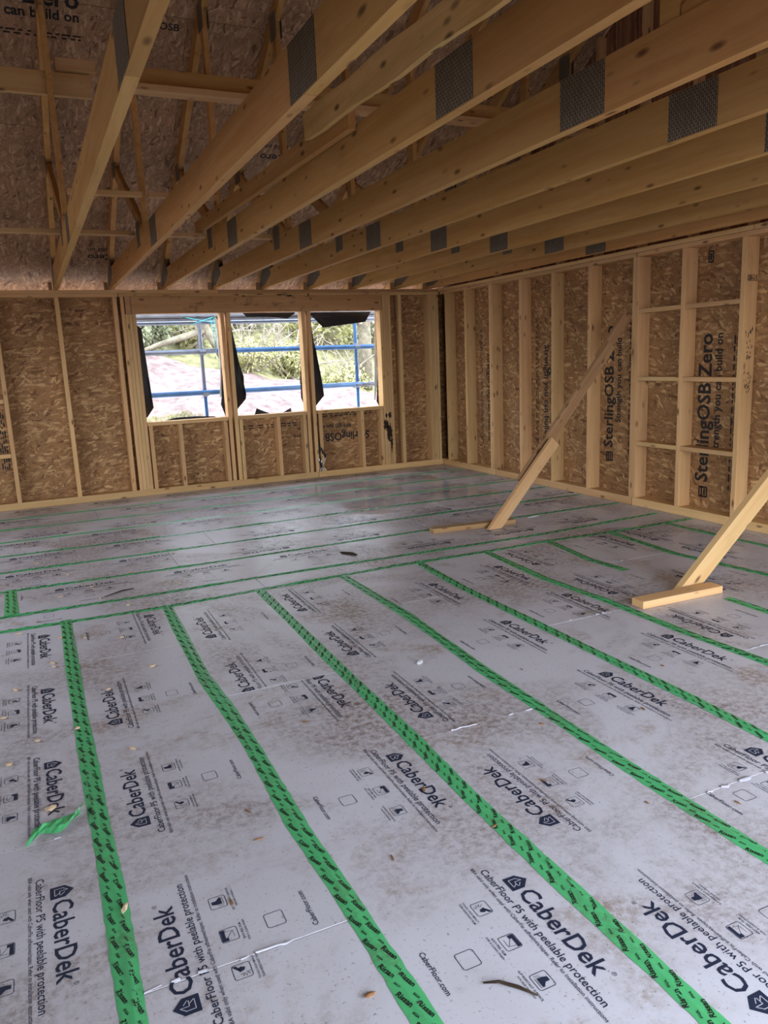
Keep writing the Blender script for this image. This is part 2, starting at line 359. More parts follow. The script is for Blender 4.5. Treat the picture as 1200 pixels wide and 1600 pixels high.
# ------------------------------------------------------------------ floor
floor = obj('floor', boxmesh(XR+0.3-XLW, YB+0.3-YF, 0.06, 0, 'slab'), None, None, Matrix.Translation(((XR+0.15+XLW)/2, (YB+0.15+YF)/2, -0.0535)), kind='structure')
BT = 0.022
def board(x0, x1, y0, y1, dz=0.0):
    g_ = 0.0012
    o = obj('floorboard', boxmesh(x1-x0-2*g_, y1-y0-2*g_, BT, 0.0012, 'film_floor'), None, floor, Matrix.Translation(((x0+x1)/2, (y0+y1)/2, -BT/2+dz)))
    return o
def block():
    k = Ink(); z1 = 0.0004
    # house mark
    hx, hv = -0.185, 0.468; s = 0.028
    k.poly([(hx-s, hv-s), (hx+s, hv-s), (hx+s, hv+s*0.45), (hx, hv+s*1.35), (hx-s, hv+s*0.45)])
    for a, b in (((-0.55, 0.35), (-0.55, -0.55)), ((-0.55, -0.55), (0.55, -0.55)), ((-0.1, 0.75), (-0.1, -0.05)), ((-0.1, -0.05), (0.55, -0.05)), ((0.15, 0.45), (0.6, 0.05)), ((0.15, -0.05), (0.55, -0.5)), ((-0.5, 0.3), (-0.15, 0.7))):
        k.line((hx+a[0]*s, hv+a[1]*s), (hx+b[0]*s, hv+b[1]*s), s*0.075, z1, 1)
    k.text('CaberDek', -0.145, 0.446, 0.335, 0.014)
    k.ring(0.204, 0.492, 0.0065, 0.0065, 0.0064, 0.0012); k.text('R', 0.2015, 0.4895, 0.005, 0.01)
    k.text('CaberFloor P5 with peelable protection', -0.275, 0.402, 0.545, 0.008)
    k.text('BBA valid only when used with CaberFix adhesives/tapes. Refer to installation instructions', -0.295, 0.381, 0.60, 0.006)
    # three pictograms
    for i, cx in enumerate((-0.14, 0.0, 0.14)):
        cy = 0.325
        k.ring(cx, cy, 0.026, 0.024, 0.007, 0.0018)
        if i == 0:
            k.poly([(cx+0.002, cy-0.006), (cx+0.011, cy-0.010), (cx+0.016, cy+0.002), (cx+0.008, cy+0.010), (cx-0.002, cy+0.006)])
            k.poly([(cx+0.008, cy+0.004), (cx+0.022, cy+0.012), (cx+0.022, cy+0.022), (cx+0.005, cy+0.010)])
            for a in (150, 190, 230, 265, 110):
                t = math.radians(a); k.line((cx-0.006+0.004*math.cos(t), cy-0.006+0.004*math.sin(t)), (cx-0.006+0.014*math.cos(t), cy-0.006+0.014*math.sin(t)), 0.0015)
        elif i == 1:
            k.poly([(cx-0.022, cy+0.021), (cx-0.022, cy+0.004), (cx-0.010, cy+0.004), (cx-0.010, cy+0.011), (cx+0.022, cy+0.010), (cx+0.022, cy+0.021)][::-1])
            k.line((cx-0.010, cy+0.006), (cx+0.012, cy-0.010), 0.0012); k.line((cx-0.012, cy-0.012), (cx+0.014, cy-0.012), 0.0012); k.line((cx+0.012, cy-0.010), (cx+0.016, cy+0.009), 0.0012)
        else:
            k.poly([(cx-0.006, cy+0.017), (cx+0.007, cy+0.017), (cx+0.007, cy+0.004), (cx+0.018, cy-0.006), (cx+0.018, cy-0.011), (cx-0.010, cy-0.011), (cx-0.010, cy+0.002)][::-1])
            for q in (0, 1, 2): k.line((cx-0.020, cy-0.004-q*0.005), (cx-0.012, cy+0.002-q*0.005), 0.0010)
            k.line((cx-0.012, cy-0.015), (cx+0.019, cy-0.015), 0.0014)
    for cx, a, b in ((-0.14, 'TOUGH, HIGH IMPACT,', 'TEAR RESISTANT FILM'), (0.0, 'EASY-PEEL FILM', 'FOR A CLEAN FINISH'), (0.14, 'SLIP RESISTANT SURFACE', 'FOR SAFE WORKING')):
        wa, wb_ = 0.0046*len(a), 0.0046*len(b)
        k.text(a, cx-wa/2, 0.287, wa, 0.01); k.text(b, cx-wb_/2, 0.276, wb_, 0.01)
    k.ring(0.0, 0.198, 0.029, 0.027, 0.008, 0.0020)
    k.text('CaberFloor.com', -0.075, 0.095, 0.15, 0.012)
    return k
BLK = block()
blockmesh = BLK.mesh('print', ('ink', 'paleink'))
ZP = 0.0006
def block_at(parent, ex, ey, org, lim=None):
    """ex, ey: world 2-D axes of the print, org: world point of u=0, v=0; lim=(x0,x1,y0,y1) cuts it off at the board's edge"""
    Rm = Matrix(((ex[0], ey[0], 0, org[0]), (ex[1], ey[1], 0, org[1]), (0, 0, 1, ZP), (0, 0, 0, 1)))
    me = blockmesh
    if lim:
        Pw = [(org[0]+ex[0]*x+ey[0]*y, org[1]+ex[1]*x+ey[1]*y) for x, y, z in ((-0.30, 0.09, 0), (0.31, 0.09, 0), (0.31, 0.51, 0), (-0.30, 0.51, 0))]
        need = min(p[0] for p in Pw) < lim[0] or max(p[0] for p in Pw) > lim[1] or min(p[1] for p in Pw) < lim[2] or max(p[1] for p in Pw) > lim[3]
        if need:
            bm = bmesh.new(); bm.from_mesh(blockmesh); Ri = Rm.inverted()
            for co, no in (((lim[0], 0, ZP), (-1, 0, 0)), ((lim[1], 0, ZP), (1, 0, 0)), ((0, lim[2], ZP), (0, -1, 0)), ((0, lim[3], ZP), (0, 1, 0))):
                bmesh.ops.bisect_plane(bm, geom=bm.verts[:]+bm.edges[:]+bm.faces[:], plane_co=Ri @ Vector(co), plane_no=Ri.to_3x3() @ Vector(no), clear_outer=True)
            if not bm.faces: bm.free(); return
            me = D.meshes.new('print'); bm.to_mesh(me); bm.free()
            for q in ('ink', 'paleink'): me.materials.append(MAT[q])
    obj('print', me, None, parent, Rm)
Y0, YD = YF, 4.90
def x_of(k): return 0.04 + 0.6*(k-1)
# strip: joints, [(first, last, reading, logo positions)]
NEAR = {0: ([0.12, 2.52], [(2.23, -1), (1.41, -1), (3.05, -1), (3.83, -1), (4.68, -1), (0.6, -1)]),
        1: ([1.73, 4.13], [(0.83, 1), (1.65, 1), (2.49, 1), (3.32, 1), (4.73, -1)]),
        2: ([0.93, 3.33], [(0.82, -1), (1.64, -1), (2.45, -1), (3.32, -1), (3.35, 1), (4.17, 1)]),
        3: ([0.13, 2.53], [(0.22, 1), (1.04, 1), (1.85, 1), (2.71, 1), (3.52, 1), (4.34, 1)]),
        4: ([1.72, 4.12], [(1.02, -1), (1.83, -1), (2.65, -1), (3.49, -1), (4.36, -1)]),
        5: ([0.93, 3.33], [(1.23, -1), (2.05, -1), (2.87, -1), (3.71, -1), (4.49, -1)]),
        6: ([0.14, 2.54], [(1.10, 1), (1.92, 1), (2.74, 1), (3.61, 1), (4.42, 1)]),
        7: ([1.75, 4.15], [(1.68, 1), (2.50, 1), (3.32, 1), (4.80, -1)]),
        8: ([0.90, 3.30], [(2.2, 1), (3.0, 1), (3.85, 1), (4.5, 1)]),
        -1: ([1.7, 4.1], []), -2: ([0.9, 3.3], []), -3: ([1.7, 4.1], []), -4: ([0.9, 3.3], []), 9: ([2.5], [])}
BOARDS = []
for k in sorted(NEAR):
    js, logos = NEAR[k]; xa, xb = x_of(k), x_of(k+1)
    xa = max(xa, XLW); xb = min(xb, XR+0.02)
    cuts = [Y0] + [j for j in js] + [YD]
    bs = []
    for a, b in zip(cuts, cuts[1:]): bs.append((a, b, board(xa, xb, a, b, random.uniform(-0.0006, 0.0003))))
    for ly, rd in logos:
        yc = ly - 0.18 if rd < 0 else ly + 0.18
        # which board carries most of the print; whole prints may run over a joint, part prints stop at it
        part = (k, ly) in ((2, 3.32), (2, 3.35), (1, 4.73), (7, 4.80), (7, 3.32))
        for a, b, o in bs:
            if a <= yc < b:
                lim = (xa, xb, a+0.003 if part else Y0, b-0.003 if part else YD)
                lim = (lim[0], lim[1], lim[2], min(lim[3], YD-0.03))
                if rd < 0: block_at(o, (0, -1), (1, 0), (xa, yc), lim)
                else: block_at(o, (0, 1), (-1, 0), (xb, yc), lim)
ROWS = [4.90, 5.21, 5.81, 6.41, 7.01, 7.61, 8.21, 8.81, YB+0.02]
RJ = [(1.31, 3.70), (2.13, 4.53, -0.28), (0.89, 3.12), (1.30, 3.70), (2.50, 4.9, 0.1), (1.30, 3.70), (0.50, 2.90), (1.7, 4.1)]
for i, (a, b) in enumerate(zip(ROWS, ROWS[1:])):
    cuts = [XLW] + sorted(RJ[i]) + [XR+0.02]
    rd = (1, 1, 1, -1, 1, -1, 1, 1)[i]
    for c, d in zip(cuts, cuts[1:]):
        o = board(c, d, a, b, random.uniform(-0.0006, 0.0003))
        x = c + 0.45 + 0.3*random.random()
        rdd = rd if random.random() < 0.75 else -rd
        while x < d - 0.1:
            if x > -0.6:
                if rdd > 0: block_at(o, (1, 0), (0, 1), (x, a if i else a - 0.02), (c, d, a+0.02, b-0.02))
                else: block_at(o, (-1, 0), (0, -1), (x, b if i else a+0.6), (c, d, a+0.02, b-0.02))
            x += 0.82

# ---- green tape over the joints
def tape(pts, width, seed, words, step=0.03, name='seam_tape'):
    rnd = random.Random(seed); P = [Vector((x, y, 0)) for x, y in pts]
    segs = [(a, b, (b-a).length) for a, b in zip(P, P[1:])]; L = sum(s[2] for s in segs)
    def at(s):
        for a, b, l in segs:
            if s <= l or (a, b, l) == segs[-1]: return a + (b-a)*(s/l), (b-a).normalized()
            s -= l
    ph = [rnd.uniform(0, 6.28) for _ in range(8)]
    nA = 9
    grid = {}
    n = max(2, int(L/step)); 
    kink = [[rnd.gauss(0, 1) for _ in range(nA)] for _ in range(n+1)]
    def hgt(s, t):   # t in -1..1
        ridge_c = 0.25*math.sin(s*2.1+ph[0]) + 0.2*math.sin(s*5.3+ph[1])
        hh = 0.0016 + 0.0055*math.exp(-((t-ridge_c)/0.13)**2)*(0.7+0.5*math.sin(s*7+ph[2]))
        hh += 0.0026*math.exp(-((t+0.55-0.2*math.sin(s*3+ph[3]))/0.14)**2)*max(0, math.sin(s*1.7+ph[4]))
        i = s/L*n; i0 = min(int(i), n-1); f = i-i0; j = (t+1)/2*(nA-1); j0 = min(int(j), nA-2); g_ = j-j0
        kk = (kink[i0][j0]*(1-f)+kink[i0+1][j0]*f)*(1-g_) + (kink[i0][j0+1]*(1-f)+kink[i0+1][j0+1]*f)*g_
        return hh + 0.0012*(kk+1.2)*(1-abs(t)**3) 
    V, F = [], []
    for i in range(n+1):
        s = L*i/n; p, d = at(s); q = Vector((-d.y, d.x, 0))
        wv = width/2*(1+0.06*math.sin(s*6+ph[5])+0.03*kink[i][0])
        sh = 0.004*math.sin(s*1.3+ph[6])
        for j in range(nA):
            t = -1+2*j/(nA-1); c = p + q*(t*wv+sh)
            V.append((c.x, c.y, hgt(s, t) if abs(t) < 1 else 0.0009))
    for i in range(n):
        for j in range(nA-1):
            a = i*nA+j; F.append((a, a+nA, a+nA+1, a+1) if False else (a, a+1, a+nA+1, a+nA))
    me = mesh(name, V, F); bm = bmesh.new(); bm.from_mesh(me); bmesh.ops.recalc_face_normals(bm, faces=bm.faces)
    if sum(f.normal.z for f in bm.faces) < 0: bmesh.ops.reverse_faces(bm, faces=bm.faces)
    bm.to_mesh(me); bm.free()
    for p_ in me.polygons: p_.use_smooth = True
    o = obj(name, me, 'tape', floor)
    if words:
        TV, TF = [], []; s = 0.05; row = 0
        while s < L-0.07:
            for lane, (word, wl, hs) in enumerate((('Rissan', 0.052, 1.0), ('SIGA', 0.022, 0.9), ('Rissan', 0.052, 1.0), ('SIGA', 0.022, 0.9))):
                t0 = (-0.52, 0.40, 0.48, -0.42)[lane]; ds = (0.0, 0.004, 0.048, 0.052)[lane]
                tv, tf = text2d(word, 0.03); o_ = len(TV); ok = True; pts_ = []
                ang = 0.30*words
                for x, y in tv:
                    xx, yy = (x-0.5)*wl, (y-0.12)*wl*hs
                    a_ = xx*math.cos(ang)-yy*math.sin(ang); b_ = xx*math.sin(ang)+yy*math.cos(ang)
                    ss = s+ds+a_*(1 if words > 0 else -1); tt = t0 + b_*(1 if words > 0 else -1)/(width/2)
                    tt = max(-0.97, min(0.97, tt)); ss = max(0, min(L, ss))
                    p, d = at(ss); q = Vector((-d.y, d.x, 0)); c = p + q*(tt*width/2 + 0.004*math.sin(ss*1.3+ph[6]))
                    pts_.append((c.x, c.y, hgt(ss, tt)+0.0007))
                TV += pts_; TF += [tuple(i+o_ for i in f) for f in tf]
            s += 0.098
        obj('tape_lettering', mesh('lettering', TV, TF), 'black_ink', o)
    return o
TW = 0.066
tape([(0.044, 4.93), (0.037, 3.5), (0.04, 2.6), (0.046, 2.2), (0.043, 1.65), (0.045, -0.2), (0.04, Y0)], TW, 1, 1)
tape([(0.645, 4.90), (0.617, 3.6), (0.634, 3.2), (0.64, 2.8), (0.630, 2.2), (0.644, 1.86), (0.655, 1.37), (0.65, 0), (0.64, Y0)], TW, 2, 1)
tape([(1.258, 4.90), (1.236, 3.5), (1.234, 2.6), (1.224, 2.1), (1.230, 1.6), (1.238, 1.2), (1.24, 0), (1.24, Y0)], TW, 3, -1)
tape([(1.868, 4.90), (1.880, 3.9), (1.855, 3.36), (1.836, 3.0), (1.832, 2.4), (1.826, 2.0), (1.83, 1.6), (1.84, 0.5), (1.84, Y0)], TW, 4, 1)
tape([(2.475, 4.90), (2.436, 4.2), (2.438, 3.6), (2.443, 2.8), (2.452, 2.3), (2.442, 1.9), (2.44, Y0)], TW, 5, -1)
tape([(3.062, 4.90), (3.012, 4.1), (3.042, 3.5), (3.032, 2.9), (3.05, 2.4), (3.04, Y0)], TW, 6, 1)
tape([(3.655, 4.90), (3.560, 4.3), (3.585, 3.94)], TW, 7, 1)
tape([(3.665, 3.16), (3.655, 2.9), (3.64, 1.5), (3.64, Y0)], TW, 8, 1)
tape([(4.265, 4.90), (4.18, 4.1), (4.26, 3.4), (4.24, 2.0), (4.24, Y0)], TW, 9, 1)
tape([(4.873, 4.90), (4.874, 4.4), (4.89, 3.9), (4.86, 2.0), (4.84, Y0)], TW, 10, 1)
for k in (-3, -2, -1, 0): tape([(x_of(k), 4.9), (x_of(k), Y0)], TW, 30-k, 0, 0.08)
tape([(XLW, 4.92), (-0.33, 4.908), (0.03, 4.89), (0.62, 4.862), (1.25, 4.892), (2.2, 4.925), (3.07, 4.915), (3.66, 4.93), (4.28, 4.89), (5.17, 4.89)], 0.055, 11, 1, 0.04)
tape([(XLW, 5.22), (-0.28, 5.21), (0.5, 5.185), (1.3, 5.195), (2.6, 5.17), (3.77, 5.15), (5.1, 5.235)], 0.052, 12, 1, 0.04)
for i, y in enumerate((5.83, 6.41, 7.01, 7.61, 8.22, 8.82)):
    tape([(XLW, y), (-0.3, y+0.005), (1.2, y-0.02+0.02*(i % 2)), (3.0, y+0.01), (5.17, y-0.01)], 0.045, 13+i, 1 if i < 3 else 0, 0.05)
tape([(-0.285, 5.86), (-0.27, 5.20)], 0.08, 25, 1)
# film torn up along some end joints, and bare joint beside it
def torn(x0, x1, y, seed, w=0.012, along='x'):
    rnd = random.Random(seed); n = max(4, int((x1-x0)/0.02)); V, F = [], []
    for i in range(n+1):
        x = x0 + (x1-x0)*i/n; c = y + 0.004*rnd.uniform(-1, 1); hw = w*0.30*(0.12+rnd.random()*rnd.random()*1.6)*(math.sin(math.pi*min(max(i/n, 0.06), 0.94))**0.4)
        for j, t in enumerate((-1, -0.2, 0.4, 1)):
            V.append((x, c+t*hw, (0.0015, 0.003+0.004*rnd.random(), 0.004*rnd.random()+0.002, 0.0015)[j]))
    on = True
    for i in range(n):
        if rnd.random() < 0.3: on = not on
        if on:
            for j in range(3): a = i*4+j; F.append((a, a+4, a+5, a+1))
    if not F: return
    o = obj('torn_film', mesh('torn_film', V, F), 'paleink', floor, label='pale torn edge of floor film')
    for p in o.data.polygons: p.use_smooth = True
torn(0.08, 0.30, 1.735, 1, 0.02); torn(0.30, 0.60, 1.728, 2, 0.012); torn(0.09, 0.22, 4.15, 3, 0.05); torn(0.38, 0.56, 4.13, 4, 0.05)
torn(1.40, 1.80, 2.53, 5, 0.014); torn(1.88, 2.32, 1.72, 6, 0.03); torn(2.50, 2.90, 3.335, 7, 0.012); torn(3.72, 4.2, 4.15, 8, 0.02)
torn(3.10, 3.45, 2.54, 9, 0.03); torn(-0.1, 0.0, 2.52, 10, 0.014); torn(1.95, 2.25, 7.66, 11, 0.03); torn(2.05, 2.14, 4.02, 12, 0.03)
torn(-0.235, -0.205, 5.62, 13, 0.25); torn(1.3, 1.5, 4.885, 14, 0.02)

# ------------------------------------------------------------------ back wall
IDX = Matrix.Identity(4)
wall_back = root('wall_back', (0, YB, 0), kind='structure')
yc = YB + DEP/2
def vstud(par, x, z0, z1, w=0.045, m='stud', name='stud'): return beam(name, (x, yc, z0), (x, yc, z1), DEP, w, (1, 0, 0), m, par)
ZT0, ZT1 = H-0.076, H-0.038
beam('bottom_plate', (XLW, yc, 0.04), (3.33, yc, 0.04), DEP, 0.076, m='stud', parent=wall_back)
beam('bottom_plate', (3.335, yc, 0.04), (XR+DEP, yc, 0.04), DEP, 0.076, m='stud', parent=wall_back)
beam('top_plate', (XLW, yc, ZT0+0.019), (1.05, yc, ZT0+0.019), DEP, 0.037, m='stud', parent=wall_back)
beam('top_plate', (1.055, yc, ZT0+0.019), (4.44, yc, ZT0+0.019), DEP, 0.037, m='header', parent=wall_back)
beam('top_plate', (4.445, yc, ZT0+0.019), (XR-0.002, yc, ZT0+0.019), DEP, 0.037, m='stud', parent=wall_back)
beam('top_plate', (XLW, yc, ZT1+0.019), (2.2, yc, ZT1+0.019), DEP, 0.037, m='stud', parent=wall_back)
beam('top_plate', (2.205, yc, ZT1+0.019), (XR-0.002, yc, ZT1+0.019), DEP, 0.037, m='header', parent=wall_back)
Zb, Zt = 0.078, ZT0
for x in (-2.6, -2.0, -1.4, -0.82, -0.235, 0.40, 1.01): vstud(wall_back, x, Zb, Zt)
for x in (1.088, 1.128, 1.168, 1.208): vstud(wall_back, x, Zb, Zt if x < 1.11 else 2.118, 0.038)
vstud(wall_back, 1.148, 2.12, Zt, 0.06, 'header', 'stud')
ZS = 0.872; ZH = 2.118
# header of three lengths, sill pieces, cripples, posts between the openings
beam('header', (1.182, yc, (ZH+Zt)/2), (4.34, yc, (ZH+Zt)/2), DEP, Zt-ZH-0.002, m='header', parent=wall_back)
for a, b in ((1.232, 2.195), (2.322, 3.215), (3.365, 4.300)):
    beam('sill', (a, yc, ZS-0.0225), (b, yc, ZS-0.0225), DEP, 0.043, m='stud', parent=wall_back)
for x in (1.265, 1.61, 2.16, 2.352, 2.835, 3.185, 3.40, 3.99, 4.278): vstud(wall_back, x, Zb, ZS-0.045)
for x in (2.222, 2.298, 3.245, 3.325): vstud(wall_back, x, Zb, ZH, 0.045)
for x in (4.325, 4.365, 4.405): vstud(wall_back, x, Zb, ZH if x < 4.34 else Zt, 0.038, 'stud')
vstud(wall_back, 4.443, Zb, Zt, 0.034)
vstud(wall_back, 4.60, Zb, Zt); vstud(wall_back, 5.045, Zb, Zt); vstud(wall_back, 5.092, Zb, Zt); vstud(wall_back, 5.16, Zb, Zt, 0.04)
vstud(wall_back, 5.125, Zb, Zt, 0.018)
for z in (0.61, 1.21, 1.82): beam('noggin', (-0.80, yc, z), (-0.26, yc, z), DEP, 0.045, (0, 0, 1), 'stud', wall_back)
yo = YB + DEP + 0.006
def bpanel(x0, x1, z0, z1):
    return panel('osb_panel', ((x0+x1)/2, yo, (z0+z1)/2), (z1-z0-0.003, x1-x0-0.003, 0.011), (0, 0, 1), (1, 0, 0), 'osb', wall_back)
for a, b in ((XLW, -1.42), (-1.42, -0.235), (-0.235, 1.01), (1.01, 1.235)): last = bpanel(a, b, 0, H)
PB1 = bpanel(1.235, 2.26, 0, ZS-0.002); PB2 = bpanel(2.26, 3.285, 0, ZS-0.002); PB3 = bpanel(3.285, 4.30, 0, ZS-0.002)
bpanel(1.235, 4.30, ZH+0.002, H); bpanel(4.30, XR+DEP+0.015, 0, H)
# black mould on the right window post and damp spots on the header (their own outline)
def stain(par, y, spots, seed, name='mould_stain'):
    rnd = random.Random(seed); V, F = [], []
    for (x, z, w, h) in spots:
        n = 30; o = len(V); V.append((x, y, z))
        for i in range(n):
            a = 2*math.pi*i/n; r = 0.45+0.7*rnd.random(); V.append((x+w*r*math.cos(a), y, z+h*r*math.sin(a)))
        F += [(o, o+1+(i+1) % n, o+1+i) for i in range(n)]
    obj(name, mesh(name, V, F), 'dark_wood', par, label='black mould stain on timber')
stain(wall_back, YB-0.0012, [(4.335, 0.62, 0.045, 0.09), (4.375, 0.52, 0.045, 0.12), (4.405, 0.36, 0.022, 0.13), (4.395, 0.74, 0.03, 0.05), (4.34, 0.74, 0.02, 0.04)], 3)
stain(wall_back, YB-0.0012, [(2.42, 2.325, 0.045, 0.006), (2.50, 2.308, 0.035, 0.008), (2.70, 2.33, 0.06, 0.006), (2.95, 2.322, 0.05, 0.010), (3.08, 2.31, 0.05, 0.012), (3.33, 2.32, 0.012, 0.018), (3.36, 2.27, 0.008, 0.02)], 4)

# lettering on sheathing
def osb_print(par, org, ex, ey, length, seed, start='logo', first=True):
    """board maker's print: mark, name, slogan and small lines; ex along the reading direction, ey up, on the inner face"""
    k = Ink(); L = length
    if start == 'logo':
        k.ring(0.05, 0.045, 0.05, 0.05, 0.012, 0.016); k.line((0.0, 0.06), (0.1, 0.06), 0.018); k.line((0.02, 0.03), (0.08, 0.03), 0.02)
    k.text('SterlingOSB Zero', 0.14, 0.005, L-0.14, 0.024, 1.1)
    k.text('Strength you can build on', 0.40, -0.105, L-0.40, 0.026, 1.1)
    rnd = random.Random(seed)
    for row in (0, 1):
        u = 0.1
        while u < L:
            w = rnd.uniform(0.02, 0.07); k.poly([(u, -0.235-row*0.03), (u+w, -0.235-row*0.03), (u+w, -0.220-row*0.03), (u, -0.220-row*0.03)]); u += w+rnd.uniform(0.012, 0.04)
    ex, ey = Vector(ex), Vector(ey); n = ex.cross(ey)
    Rm = Matrix(((ex.x, ey.x, n.x, org[0]), (ex.y, ey.y, n.y, org[1]), (ex.z, ey.z, n.z, org[2]), (0, 0, 0, 1)))
    obj('printed_lettering', k.mesh('lettering', ('black_ink',)), None, par, Rm)
yi = YB + DEP - 0.0008
osb_print(PB3, (4.28, yi, 0.555), (-1, 0, 0), (0, 0, -1), 1.10, 1, 'name')
# a part print on the middle panel (upside down) and the strip of print at the far left
k = Ink(); k.text('on', 0.0, 0.0, 0.07, 0.02); k.text('Zero', -0.02, 0.085, 0.16, 0.022)
obj('printed_lettering', k.mesh('lettering', ('black_ink',)), None, PB2, Matrix(((-1, 0, 0, 3.20), (0, 0, 1, yi), (0, -1, 0, 0.66), (0, 0, 0, 1))) @ Matrix.Scale(1, 4))
k = Ink(); rnd = random.Random(5); u = 0.0
while u < 0.85:
    w = rnd.uniform(0.02, 0.09); k.poly([(u, 0), (u+w, 0), (u+w, 0.014), (u, 0.014)]); k.poly([(u+0.01, -0.03), (u+w, -0.03), (u+w, -0.016), (u+0.01, -0.016)]); u += w+rnd.uniform(0.01, 0.05)
obj('printed_lettering', k.mesh('lettering', ('black_ink',)), None, PB2, Matrix(((1, 0, 0, 2.37), (0, 0, -1, yi), (0, 1, 0, 0.72), (0, 0, 0, 1))))
k = Ink(); u = 0.0
for row in range(4):
    u = 0.0
    while u < 0.62:
        w = rnd.uniform(0.02, 0.08); k.poly([(u, -row*0.022), (u+w, -row*0.022), (u+w, -row*0.022+0.014), (u, -row*0.022+0.014)]); u += w+rnd.uniform(0.01, 0.05)
obj('printed_lettering', k.mesh('lettering', ('black_ink',)), None, wall_back, Matrix(((0, 1, 0, -0.30), (0, 0, -1, yi), (1, 0, 0, 0.45), (0, 0, 0, 1))))

# ------------------------------------------------------------------ window openings: flaps of torn membrane
def flap(par, P, y, name, m, seed, thick=0.0012, lab=None, bow=0.03):
    rnd = random.Random(seed); bm = bmesh.new(); vs = [bm.verts.new((x, y, z)) for x, z in P]
    f = bm.faces.new(vs); bmesh.ops.triangulate(bm, faces=[f])
    bmesh.ops.subdivide_edges(bm, edges=bm.edges[:], cuts=2, use_grid_fill=True)
    cx = sum(p[0] for p in P)/len(P); cz = sum(p[1] for p in P)/len(P)
    a, b = rnd.uniform(8, 14), rnd.uniform(3, 6)
    for v in bm.verts: v.co.y = y + bow*(0.5*math.sin(a*(v.co.x-cx)+b*(v.co.z-cz)) + 0.25*math.sin(23*(v.co.z-cz)))
    bmesh.ops.recalc_face_normals(bm, faces=bm.faces)
    r = bmesh.ops.solidify(bm, geom=bm.faces[:], thickness=thick)
    return bmobj(name, bm, m, par, True, label=lab)
WX = [(1.232, 2.195), (2.322, 3.215), (3.365, 4.300)]
FL = {
 1: [('membrane', [(1.235, 2.017), (1.291, 1.965), (1.27, 1.692), (1.299, 1.535), (1.332, 1.201), (1.345, 1.033), (1.259, 0.916), (1.236, 0.93)]),
     ('membrane', [(2.236, 1.736), (2.175, 1.114), (2.159, 1.02), (2.202, 0.875), (2.235, 0.875), (2.275, 1.734)]),
     ('membrane', [(1.488, 0.874), (1.597, 0.896), (1.822, 0.896), (2.066, 0.88), (2.097, 0.862), (1.494, 0.858)]),
     ('film', [(2.18, 2.104), (2.262, 1.95), (2.191, 1.113), (2.159, 1.114), (2.212, 1.736), (2.191, 1.952)])],
 2: [('membrane', [(2.318, 2.056), (2.372, 1.94), (2.399, 1.777), (2.429, 1.55), (2.462, 1.248), (2.481, 1.071), (2.337, 0.92), (2.321, 1.025)]),
     ('membrane', [(2.524, 2.122), (2.569, 2.075), (2.814, 2.071), (3.098, 2.05), (3.134, 2.081), (3.196, 2.12)]),
     ('membrane', [(3.296, 1.686), (3.239, 1.469), (3.215, 1.241), (3.21, 1.044), (3.262, 0.892), (3.296, 0.881), (3.32, 1.515)]),
     ('membrane', [(2.612, 0.942), (2.572, 0.856), (2.808, 0.856)]),
     ('membrane', [(2.927, 0.855), (3.071, 0.921), (3.074, 0.855)]),
     ('film', [(3.247, 2.103), (3.315, 1.959), (3.248, 1.215), (3.213, 1.217), (3.272, 1.703), (3.27, 1.944)])],
 3: [('membrane', [(3.386, 2.117), (3.56, 1.962), (3.575, 1.921), (4.167, 1.982), (4.266, 2.112)]),
     ('membrane', [(3.373, 2.061), (3.409, 1.941), (3.438, 1.706), (3.478, 1.508), (3.509, 1.284), (3.53, 1.05), (3.405, 0.916), (3.392, 1.125), (3.379, 1.618)]),
     ('membrane', [(4.348, 1.668), (4.284, 0.929), (4.309, 0.875), (4.36, 0.924), (4.387, 1.498)]),
     ('film', [(4.322, 2.095), (4.369, 2.094), (4.349, 1.499), (4.285, 0.946), (4.266, 0.947)])]}
for i, (a, b) in enumerate(WX):
    w = root('window_%d' % (i+1), ((a+b)/2, YB+DEP, ZS), kind='structure')
    for j, (m, P) in enumerate(FL[i+1]):
        flap(w, P, 9.60 if m == 'membrane' else 9.625, 'membrane_flap' if m == 'membrane' else 'film_strip', m, 10*i+j, lab=('black torn membrane flap' if m == 'membrane' else 'white torn film strip'), bow=0.022)

# ------------------------------------------------------------------ right wall
wall_right = root('wall_right', (XR, 4, 0), kind='structure')
xc = XR + DEP/2
def rstud(y, z0=Zb, z1=Zt, w=0.045): return beam('stud', (xc, y, z0), (xc, y, z1), DEP, w, (0, 1, 0), 'stud', wall_right)
def ypl(name, a, b, z, h): return beam(name, (xc, a, z), (xc, b, z), DEP, h, (0, 0, 1), 'stud', wall_right)
for a, b in ((YF, 3.25), (3.25, 5.655), (5.66, 8.06), (8.065, 9.39)):
    ypl('bottom_plate', a, b-0.003, 0.04, 0.076); ypl('top_plate', a, b-0.003, ZT0+0.019, 0.037)
ypl('top_plate', YF, 4.4, ZT1+0.020, 0.036); ypl('top_plate', 4.405, 9.415, ZT1+0.020, 0.036)
for y in (4.478, 5.09, 6.31, 6.91, 7.51, 8.73, 3.86, 2.66, 2.06, 1.46, 0.26, -0.34, -0.94): rstud(y)
for y in (5.637, 5.680, 8.105, 8.148, 3.237, 3.28, 0.83, 0.875): rstud(y, w=0.041)
rstud(9.235)
panel('corner_membrane', (XR+0.055, 9.34, H/2), (H-0.08, 0.145, 0.003), (0, 0, 1), (0.35, 1, 0), 'membrane', wall_right)
for y0_, y1_ in ((4.50, 5.067), (5.113, 5.615)):
    for z, dz in ((0.605, 0.0), (1.212, 0.0), (1.825, 0.0)):
        beam('noggin', (xc, y0_, z), (xc, y1_, z), DEP, 0.038, (0, 0, 1), 'stud', wall_right)
xo = XR + DEP + 0.006
RP = {}
